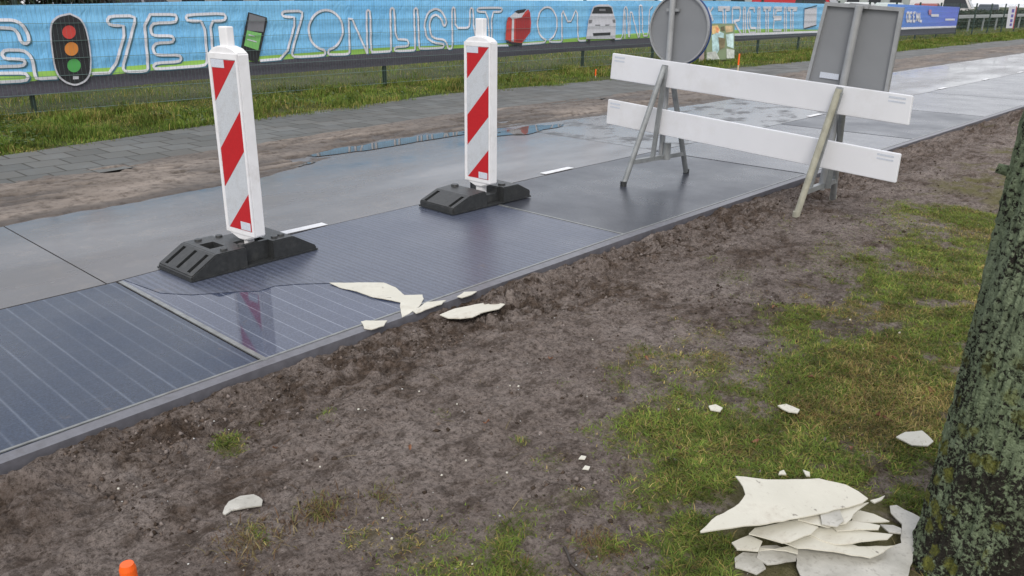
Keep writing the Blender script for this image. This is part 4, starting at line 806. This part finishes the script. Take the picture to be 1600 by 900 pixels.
r = r+.03*cyl(1.2, 1.5, 201)+.013*cyl(9, 7, 202, 5, .65)+.010*cyl(30, 20, 203, 3)+.012*cyl(14, 40, 204, 3, .7)-.006*sm(.72, .95, 1-np.abs(2*fbm(np.cos(Tt)*11+20, Zt*4+np.sin(Tt)*11+20, 205, 3, .6)-1))+.03*np.exp(-np.clip(Zt, 0, 9)/.10)*np.sin(Tt*5+1)*.4
lx = .012*Zt*0; Xt = np.cos(Tt)*r; Yt = np.sin(Tt)*r
# bare brown bark low on the side that faces right of the camera
cdir = math.atan2(-TC.y, -TC.x); rel = (Tt-(cdir+.25)+PI) % (2*PI)-PI
bare = np.clip(sm(.85, .45, np.abs(rel-.55)/1.0+.35*(fbm(np.cos(Tt)*4+9, Zt*5, 210)-.5))*sm(.62, .38, Zt+.15*(fbm(Tt*3, Zt*4, 211)-.5)), 0, 1)
gridmesh('trunk', Xt, Yt, Zt, BARK, parent=tree, attr={'bare': bare})
ks = onp(1556, 299, 1, 2.3); kd = Vector((math.cos(cdir-1.45), math.sin(cdir-1.45), 0)); MB().tube(Vector((0, 0, 1.03))+kd*.13, Vector((0, 0, 1.045))+kd*.205, .016, 10, .011).build('branch_stub', BARK, tree, smooth=True)
random.seed(5)
for k_ in range(7):
    a = k_*2.4; z0 = 3.6+k_*.35; p = Vector((0, 0, z0)); d = Vector((math.cos(a), math.sin(a), .75)).normalized(); mb = MB(); r_ = .055
    def grow(p, d, r_, lv):
        for _ in range(4 if lv else 5):
            q = p+d*(.42 if lv else .5); mb.tube(p, q, r_, 8, r_*.82, cap=False); r_ *= .82; p = q; d = (d+Vector((random.uniform(-.3, .3), random.uniform(-.3, .3), random.uniform(-.1, .25)))).normalized()
            if lv < 2 and r_ > .008: grow(p, (d+Vector((random.uniform(-1, 1), random.uniform(-1, 1), .2))).normalized(), r_*.6, lv+1)
    grow(p, d, r_, 0); mb.build('limb', BARK, tree)
# ================================================================== COATING FRAGMENTS
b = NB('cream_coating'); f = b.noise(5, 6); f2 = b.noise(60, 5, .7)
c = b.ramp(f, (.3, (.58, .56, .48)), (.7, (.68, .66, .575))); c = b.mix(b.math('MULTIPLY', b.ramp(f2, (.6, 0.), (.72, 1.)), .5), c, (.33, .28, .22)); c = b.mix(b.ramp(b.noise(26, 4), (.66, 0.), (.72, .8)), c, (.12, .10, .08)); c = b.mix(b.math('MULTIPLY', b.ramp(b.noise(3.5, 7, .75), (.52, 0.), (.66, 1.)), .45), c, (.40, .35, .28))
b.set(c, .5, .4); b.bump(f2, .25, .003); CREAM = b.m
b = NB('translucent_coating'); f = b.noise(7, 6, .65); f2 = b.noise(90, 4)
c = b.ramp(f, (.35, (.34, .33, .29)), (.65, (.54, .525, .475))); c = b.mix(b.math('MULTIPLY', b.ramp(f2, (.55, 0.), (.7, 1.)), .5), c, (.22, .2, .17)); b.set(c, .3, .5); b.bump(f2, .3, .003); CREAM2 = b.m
def fragment(pts, label, z=0., soil=True, mat=CREAM, th_=.004, tilt=(0, 0), rough=.0022, group=None, seed=1, name='coating_fragment', curl=0.):
    rough = rough*1.5
    if soil: P_ = [GS(*p) for p in pts]; zz = sum(p.z for p in P_)/len(P_)+z; P_ = [G(*p, zz) for p in pts]
    else: P_ = [G(*p, z) for p in pts]
    P_ = [(p.x, p.y, p.z) for p in P_]
    # ragged outline
    Q_ = []; rg = random.Random(seed)
    for a, c_ in zip(P_, P_[1:]+P_[:1]):
        a = Vector(a); c_ = Vector(c_); L_ = (c_-a).length; k = max(1, int(L_/.022)); nrm = Vector((-(c_-a).y, (c_-a).x, 0)).normalized()
        for j in range(k): Q_.append(a.lerp(c_, j/k)+nrm*rg.uniform(-1, 1)*rough*(1 if j else .3))
    ctr = sum(Q_, Vector())/len(Q_)
    bm = bmesh.new(); vs = [bm.verts.new(q-ctr) for q in Q_]; f = bm.faces.new(vs)
    bmesh.ops.triangulate(bm, faces=[f]); bmesh.ops.subdivide_edges(bm, edges=[e for e in bm.edges if e.calc_length() > .05], cuts=2, use_grid_fill=False); bmesh.ops.triangulate(bm, faces=bm.faces)
    for v in bm.verts:
        c = v.co; v.co.z += c.x*tilt[0]+c.y*tilt[1]+.006*mnoise.noise(Vector((c.x*6+seed, c.y*6, 0)))+curl*(c.x*c.x+c.y*c.y)
    bm.normal_update()
    r_ = bmesh.ops.extrude_face_region(bm, geom=list(bm.faces))
    for v in [g_ for g_ in r_['geom'] if isinstance(g_, bmesh.types.BMVert)]: v.co.z += th_
    bmesh.ops.recalc_face_normals(bm, faces=bm.faces); me = bpy.data.meshes.new(name); bm.to_mesh(me); bm.free(); me.materials.append(mat)
    o = bpy.data.objects.new(name, me); o.location = ctr; link(o); return tag(o, label, 'coating fragment', group)
GP = 'broken sheets of pale coating in the pile by the tree'
def pz(pts): return [(1080+x/4.21, 720+y/4.21) for x, y in pts]
PILE = [
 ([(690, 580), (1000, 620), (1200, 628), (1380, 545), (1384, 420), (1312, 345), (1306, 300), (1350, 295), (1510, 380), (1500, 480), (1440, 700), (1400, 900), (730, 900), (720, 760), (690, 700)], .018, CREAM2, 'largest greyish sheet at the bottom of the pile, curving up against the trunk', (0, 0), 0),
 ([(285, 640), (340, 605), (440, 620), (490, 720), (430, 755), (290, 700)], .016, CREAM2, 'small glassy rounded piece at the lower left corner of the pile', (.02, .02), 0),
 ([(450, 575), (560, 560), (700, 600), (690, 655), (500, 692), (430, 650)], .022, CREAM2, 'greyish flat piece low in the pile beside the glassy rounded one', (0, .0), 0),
 ([(300, 585), (440, 600), (700, 560), (700, 620), (620, 600), (440, 575)], .029, CREAM, 'thin cream sliver edge showing under the left of the pile', (0, 0), 0),
 ([(265, 540), (380, 500), (465, 540), (440, 600), (300, 580)], .036, CREAM, 'pointed cream piece sticking out of the left side of the pile', (0, 0), 0),
 ([(560, 540), (800, 500), (1100, 560), (1340, 545), (1180, 630), (1000, 610), (700, 590)], .040, CREAM, 'wide cream sheet with a dark slit below it in the middle of the pile', (0, 0), 0),
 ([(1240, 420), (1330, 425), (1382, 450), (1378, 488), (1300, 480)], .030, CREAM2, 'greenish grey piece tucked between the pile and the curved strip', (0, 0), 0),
 ([(780, 490), (840, 450), (1000, 450), (1240, 480), (1325, 490), (1290, 520), (950, 548), (860, 525)], .050, CREAM, 'long pointed cream sheet lying right of centre in the pile', (0, 0), 0),
 ([(1040, 345), (1110, 335), (1200, 355), (1305, 400), (1140, 412), (1060, 400)], .050, CREAM, 'narrow cream wedge pointing right at the top of the pile', (0, 0), 0),
 ([(380, 480), (420, 440), (700, 388), (838, 440), (790, 490), (650, 542), (600, 545)], .062, CREAM, 'four-sided cream sheet directly below the big top sheet', (0, 0), 0),
 ([(930, 440), (1060, 400), (1240, 430), (1230, 455), (1050, 460), (960, 465)], .060, CREAM, 'thin broken cream strip under the wedge pointing right', (0, 0), 0),
 ([(700, 382), (980, 305), (1168, 285), (1100, 330), (1020, 420), (900, 440), (850, 425)], .072, CREAM, 'cream sheet half covered by the big top sheet on its right', (0, 0), 0),
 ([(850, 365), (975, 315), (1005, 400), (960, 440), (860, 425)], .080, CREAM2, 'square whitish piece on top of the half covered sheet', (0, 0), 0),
 ([(290, 112), (420, 120), (560, 122), (840, 112), (1020, 150), (1100, 190), (1165, 235), (1130, 262), (900, 325), (700, 370), (450, 430), (200, 475), (60, 498), (55, 490), (130, 420), (240, 350), (310, 300), (355, 235), (340, 180)], .093, CREAM, 'biggest cream sheet on top of the pile with a long pointed left tip', (0, 0), 0),
]
for k_, (pts, z, mt, lb, ti, cu) in enumerate(PILE):
    ti = (.035*math.sin(k_*2.3), .03*math.cos(k_*1.7)) if k_ else (0, 0)
    fragment(pz(pts), lb, z, True, mt, .0034, ti, .0018, GP, 10+k_, curl=cu)
GL = 'loose pieces of pale coating on the ground'
fragment(pz([(735, 62), (780, 80), (780, 108), (755, 104)]), 'tiny upright cream splinter just behind the pile', .03, group=GL, seed=31)
fragment(pz([(580, 75), (610, 65), (625, 95), (575, 97)]), 'tiny cream chip in the grass behind the big top sheet', .02, group=GL, seed=32)
fragment([(1400, 684), (1414, 677), (1440, 675), (1458, 690), (1450, 697), (1425, 696)], 'pale boat-shaped piece alone in the grass left of the trunk', .02, group=GL, seed=33)
fragment([(1215, 634), (1228, 632), (1249, 642), (1246, 647), (1232, 645)], 'small pale pointed piece where soil meets grass', .018, group=GL, seed=34)
fragment([(1107, 636), (1118, 633), (1129, 638), (1125, 644), (1110, 642)], 'small rounded pale piece in the grass edge, left of the pointed one', .018, group=GL, seed=35)
fragment([(1383, 775), (1378, 782), (1366, 788), (1360, 784)], 'small cream flake between the pile top and the curved strip', .02, group=GL, seed=51)
fragment([(348, 804), (358, 786), (375, 777), (396, 774), (411, 782), (409, 790), (385, 794), (362, 799), (352, 806)], 'grey-white curved piece lying on the bare soil at lower left', .010, group=GL, seed=36, mat=CREAM2)
fragment([(687, 492), (712, 482), (742, 476), (768, 472), (789, 476), (780, 483), (755, 489), (738, 497), (720, 499), (700, 498)], 'long cream piece on the soil right beside the path edge', .034, group=GL, seed=37, rough=.0007)
GT = 'torn coating on the cycle path'
fragment([(515, 443), (560, 441), (600, 442), (618, 450), (632, 462), (660, 461), (662, 468), (655, 480), (640, 490), (628, 496), (625, 480), (626, 473), (604, 469), (582, 465), (557, 456), (530, 449)], 'large cream flap of torn coating curling along the edge of the bare panel', .004, False, group=GT, seed=38, rough=.001, th_=.003)
fragment([(564, 504), (572, 502), (605, 502), (600, 510), (580, 516), (569, 514)], 'small cream coating shard at the path edge below the big flap', .005, False, group=GT, seed=39)
fragment([(645, 486), (668, 473), (697, 470), (690, 476), (665, 484), (650, 490)], 'narrow white coating sliver on the path edge right of the big flap', .009, False, group=GT, seed=40, mat=CREAM)
fragment([(714, 464), (725, 457), (745, 456), (738, 461), (722, 466)], 'smallest white coating sliver on the path edge, farthest right', .009, False, group=GT, seed=41)
rg = random.Random(3)
chips = [(714, 632), (690, 743), (910, 716), (916, 732), (908, 765), (792, 739), (728, 720), (926, 531), (797, 603), (185, 764), (655, 612), (662, 813), (612, 842), (738, 882), (598, 810), (500, 730), (810, 604), (480, 720), (1060, 640), (1405, 520), (1328, 500), (560, 640)]
for k_, (x, y) in enumerate(chips):
    s = rg.uniform(1.0, 2.2) if (x, y) not in ((916, 732), (910, 716)) else 6
    fragment([(x-s, y+s*.3), (x-s*.3, y-s*.6), (x+s, y-s*.3), (x+s*.6, y+s*.5)], 'tiny white chip of coating lying on the bare soil', .006, group='tiny coating chips on the soil', seed=60+k_, th_=.003, rough=.0005, name='coating_chip')
# ================================================================== BEYOND THE FENCE
ASPH = simple('car_park_asphalt', (.055, .056, .058), .6, .2, 3)
mesh('car_park', [(-60, -40, -.035), (-16.5, -40, -.035), (-16.5, 140, -.035), (-60, 140, -.035)], [(0, 1, 2, 3)], ASPH, kind='structure')
HED = NB('hedge_leaves'); HED.set(HED.attr('col', 'Color'), .6, .3); HED = HED.m
def hedge(x0, x1, y0, y1, h, n, label, seed, dark=1.):
    rg = np.random.default_rng(seed); e_ = empty('hedge', ((x0+x1)/2, (y0+y1)/2, 0), label=label, cat='hedge')
    x = rg.uniform(x0, x1, n); y = rg.uniform(y0, y1, n); z = h*rg.uniform(0, 1, n)**.7*(.85+.3*fbm(y*.8, x*.8, seed)); s = rg.uniform(.04, .09, n); nn = rg.normal(size=(n, 3)); uu = np.cross(nn, rg.normal(size=(n, 3))); uu /= np.linalg.norm(uu, axis=1)[:, None]; vv = np.cross(nn, uu); vv /= np.linalg.norm(vv, axis=1)[:, None]
    Pc = np.stack([x, y, z], -1)-np.array(e_.location); V = np.stack([Pc-uu*s[:, None], Pc+vv*s[:, None]*.5, Pc+uu*s[:, None], Pc-vv*s[:, None]*.5], 1).reshape(-1, 3)
    c = np.array([(.012, .022, .010), (.022, .036, .014), (.035, .045, .02), (.03, .022, .015)])[rg.integers(0, 4, n)]*dark; i = np.arange(n)*4
    fastmesh('foliage', V, None, HED, e_, quads=np.stack([i, i+1, i+2, i+3], -1), cols=np.repeat(np.concatenate([c, np.ones((n, 1))], 1), 4, 0))
    mb = MB()
    for k_ in range(int((y1-y0)/1.2)): yy = y0+.6+k_*1.2; mb.tube((0, yy-e_.location.y, -.1), (rg.uniform(-.2, .2), yy-e_.location.y, h*.8), .025, 6, .01)
    mb.build('stems', simple('hedge_stems', (.05, .035, .025), .8), e_)
hedge(-19.5, -17.8, -2, 7.6, 1.9, 26000, 'dark clipped hedge behind the left end of the banner', 301)
hedge(-15.2, -13.6, 36, 75, 1.0, 40000, 'dark low hedge behind the bare wire fence at the far right', 302, 1.2)
# guard rail
gr = empty('guard_rail', (-12.6, 55, 0), label='pale grey guard rail running behind the far end of the fence', cat='guard rail')
mb = MB(); mb.box((0, 0, .78), (.05, 46, .17), bev=.01); mb.build('rail', TUB, gr)
for k_ in range(16): MB().box((-.06, -22+k_*2.9, .38), (.07, .1, .82)).build('post', GALV, gr)
GLASS = simple('dark_car_glass', (.02, .024, .028), .08, .1); TYRE = simple('tyre_rubber', (.02, .02, .02), .7, .1); RIM = simple('alloy_rim', (.4, .4, .42), .3, .1, metal=.8)
LMPR = simple('red_lamp_glass', (.5, .02, .02), .2, .1); LMPW = simple('clear_lamp_glass', (.7, .7, .68), .15, .1)
def car(x, y, rz, col, label, van=False, name='parked_car'):
    e_ = empty(name, (x, y, -.035), rz, label=label, cat='van' if van else 'car', group='vehicles parked beyond the fence')
    paint = simple('car_paint', col, .25, .03)
    L2, W2 = (2.5, .98) if van else (2.15, .88); H = 2.05 if van else 1.47; belt = 1.1 if van else .93
    low = [(-L2, .35), (-L2+.03, belt-.08), (-L2+.25, belt), (L2-1.1, belt), (L2-.25, belt-.18), (L2, belt-.38), (L2+.02, .35), (L2-.1, .22), (-L2+.1, .22)]
    o = MB().prism([(px, -W2, pz_) for px, pz_ in low], (0, 2*W2, 0)).build('body', paint, e_, bevel=.06)
    cut = []
    for sx in (-L2+.75, L2-.75): MB().tube((sx, -W2-.012, .33), (sx, W2+.012, .33), .37, 24).build('wheel_arch', TYRE, e_)
    up = [(-L2+.12, belt), (-L2+.45, H-.06), (-L2+.75, H), (L2-2.0, H), (L2-1.75, H-.04), (L2-.95, belt)] if not van else [(-L2+.04, belt), (-L2+.1, H-.08), (-L2+.25, H), (L2-1.45, H), (L2-1.2, H-.05), (L2-.6, belt)]
    V = []
    for s in (-1, 1):
        for px, pz_ in up: V.append((px, s*(W2-.03-(pz_-belt)*.26), pz_))
    n = len(up); F = [tuple(range(n))[::-1], tuple(range(n, 2*n))]+[(k, (k+1) % n, n+(k+1) % n, n+k) for k in range(n)]
    cb = MB().add(V, F).build('cabin', paint, e_, bevel=.03)
    for s in (-1, 1):
        yy = lambda z_: s*(W2-.03-(z_-belt)*.26+.004)
        xa = up[0][0]+.22; xe = up[-1][0]-.22; z0, z1 = belt+.05, H-.13
        for (a, b_, c_, d_) in ((xa, -.15, -.15, xa+.28), (-.07, xe, xe-.42, -.07)):
            if van and a == xa: continue
            mb = MB(); mb.add([(a, yy(z0), z0), (b_, yy(z0), z0), (c_, yy(z1), z1), (d_, yy(z1), z1)], [(0, 1, 2, 3)]); mb.build('side_window', GLASS, cb)
        for sx in (-L2+.75, L2-.75):
            wh = MB().tube((sx, s*(W2-.16), .32), (sx, s*(W2+.025), .32), .32, 26).build('wheel', TYRE, e_); MB().tube((sx, s*(W2+.02), .32), (sx, s*(W2+.035), .32), .2, 18).build('rim', RIM, wh)
        MB().box((L2-.02, s*(W2-.25), .68), (.12, .34, .14), bev=.02).build('headlight', LMPW, e_); MB().box((-L2+.02, s*(W2-.16), .8), (.08, .2, .22), bev=.02).build('tail_light', LMPR, e_)
    (fx, fz), (gx, gz) = up[-1], up[-2]; w0 = W2-.12; mb = MB(); t0, t1 = .1, .9
    def fp(t, s): px = fx+(gx-fx)*t; pz_ = fz+(gz-fz)*t; return (px+.02, s*(W2-.12-(pz_-belt)*.26), pz_+.012)
    mb.add([fp(t0, -1), fp(t0, 1), fp(t1, 1), fp(t1, -1)], [(0, 1, 2, 3)]); mb.build('windscreen', GLASS, cb)
    return e_
CY = [((1252, 4), 36, (.42, .015, .02), 'red van parked beyond the fence above the box picture', True), ((1345, 6), 34, (.62, .64, .63), 'silver white car parked behind the rectangular sign top', False), ((1392, 6), 38, (.50, .56, .55), 'pale green-grey car parked beyond the violet banner left end', False),
      ((1450, 6), 34, (.30, .08, .07), 'dark red car with pale windows beyond the violet banner', False), ((1478, 8), 44, (.62, .61, .60), 'white van beyond the right end of the violet banner', True), ((1545, 12), 50, (.05, .06, .08), 'dark blue car beyond the bare fence at the far right', False), ((1000, 3), 30, (.35, .36, .37), 'grey car parked beyond the middle of the banner', False), ((200, -5), 26, (.25, .26, .28), 'dark grey car parked beyond the left part of the banner', False), ((132, -5), 30, (.7, .7, .7), 'white car parked beyond the traffic light picture', False)]
for (px, py), dist, col, lb, van in CY:
    d = ray(px, py); d = d/math.hypot(d[0], d[1]); x, y = d[0]*dist, d[1]*dist
    if x > -19.5: s = -19.5/d[0]; x, y = d[0]*s, d[1]*s
    car(x, y, math.radians(8 if van else 90+12), col, lb, van)
# long low building in the distance
BR = NB('brick_facade'); bb = BR.n('ShaderNodeTexBrick'); BR.l(BR.co, bb.inputs['Vector']); bb.inputs['Scale'].default_value = 4; bb.inputs['Color1'].default_value = (.30, .24, .21, 1); bb.inputs['Color2'].default_value = (.36, .29, .25, 1); bb.inputs['Mortar'].default_value = (.3, .3, .28, 1); BR.set(bb.outputs['Color'], .9, .2); BR = BR.m
CLAD = simple('pale_green_cladding', (.34, .38, .36), .6, .1, 1)
def building(x, y, L_, D_, H, rz, mat, label):
    e_ = empty('building', (x, y, -.09), rz, label=label, cat='building'); MB().box((0, 0, H/2), (L_, D_, H)).build('wall', mat, e_)
    MB().box((0, 0, H+.08), (L_+.4, D_+.4, .25)).build('roof', GALV, e_)
    for k_ in range(int(L_/3)):
        for s in (-1, 1):
            for q in range(max(1, int(H/3))):
                w_ = MB().box((-L_/2+1.7+k_*3, s*D_/2, 1.5+q*2.9), (1.9, .1, 1.3)).build('window', FRM, e_); MB().box((-L_/2+1.7+k_*3, s*(D_/2+.045), 1.5+q*2.9), (1.7, .03, 1.1)).build('pane', GLASS, w_)
building(-40, 98, 34, 9, 3.4, math.radians(62), CLAD, 'long low building with pale green cladding far behind the fence')
building(-62, 40, 30, 9, 3.2, math.radians(88), BR, 'low brown brick building behind the parked cars')
print('objects', len(bpy.data.objects))
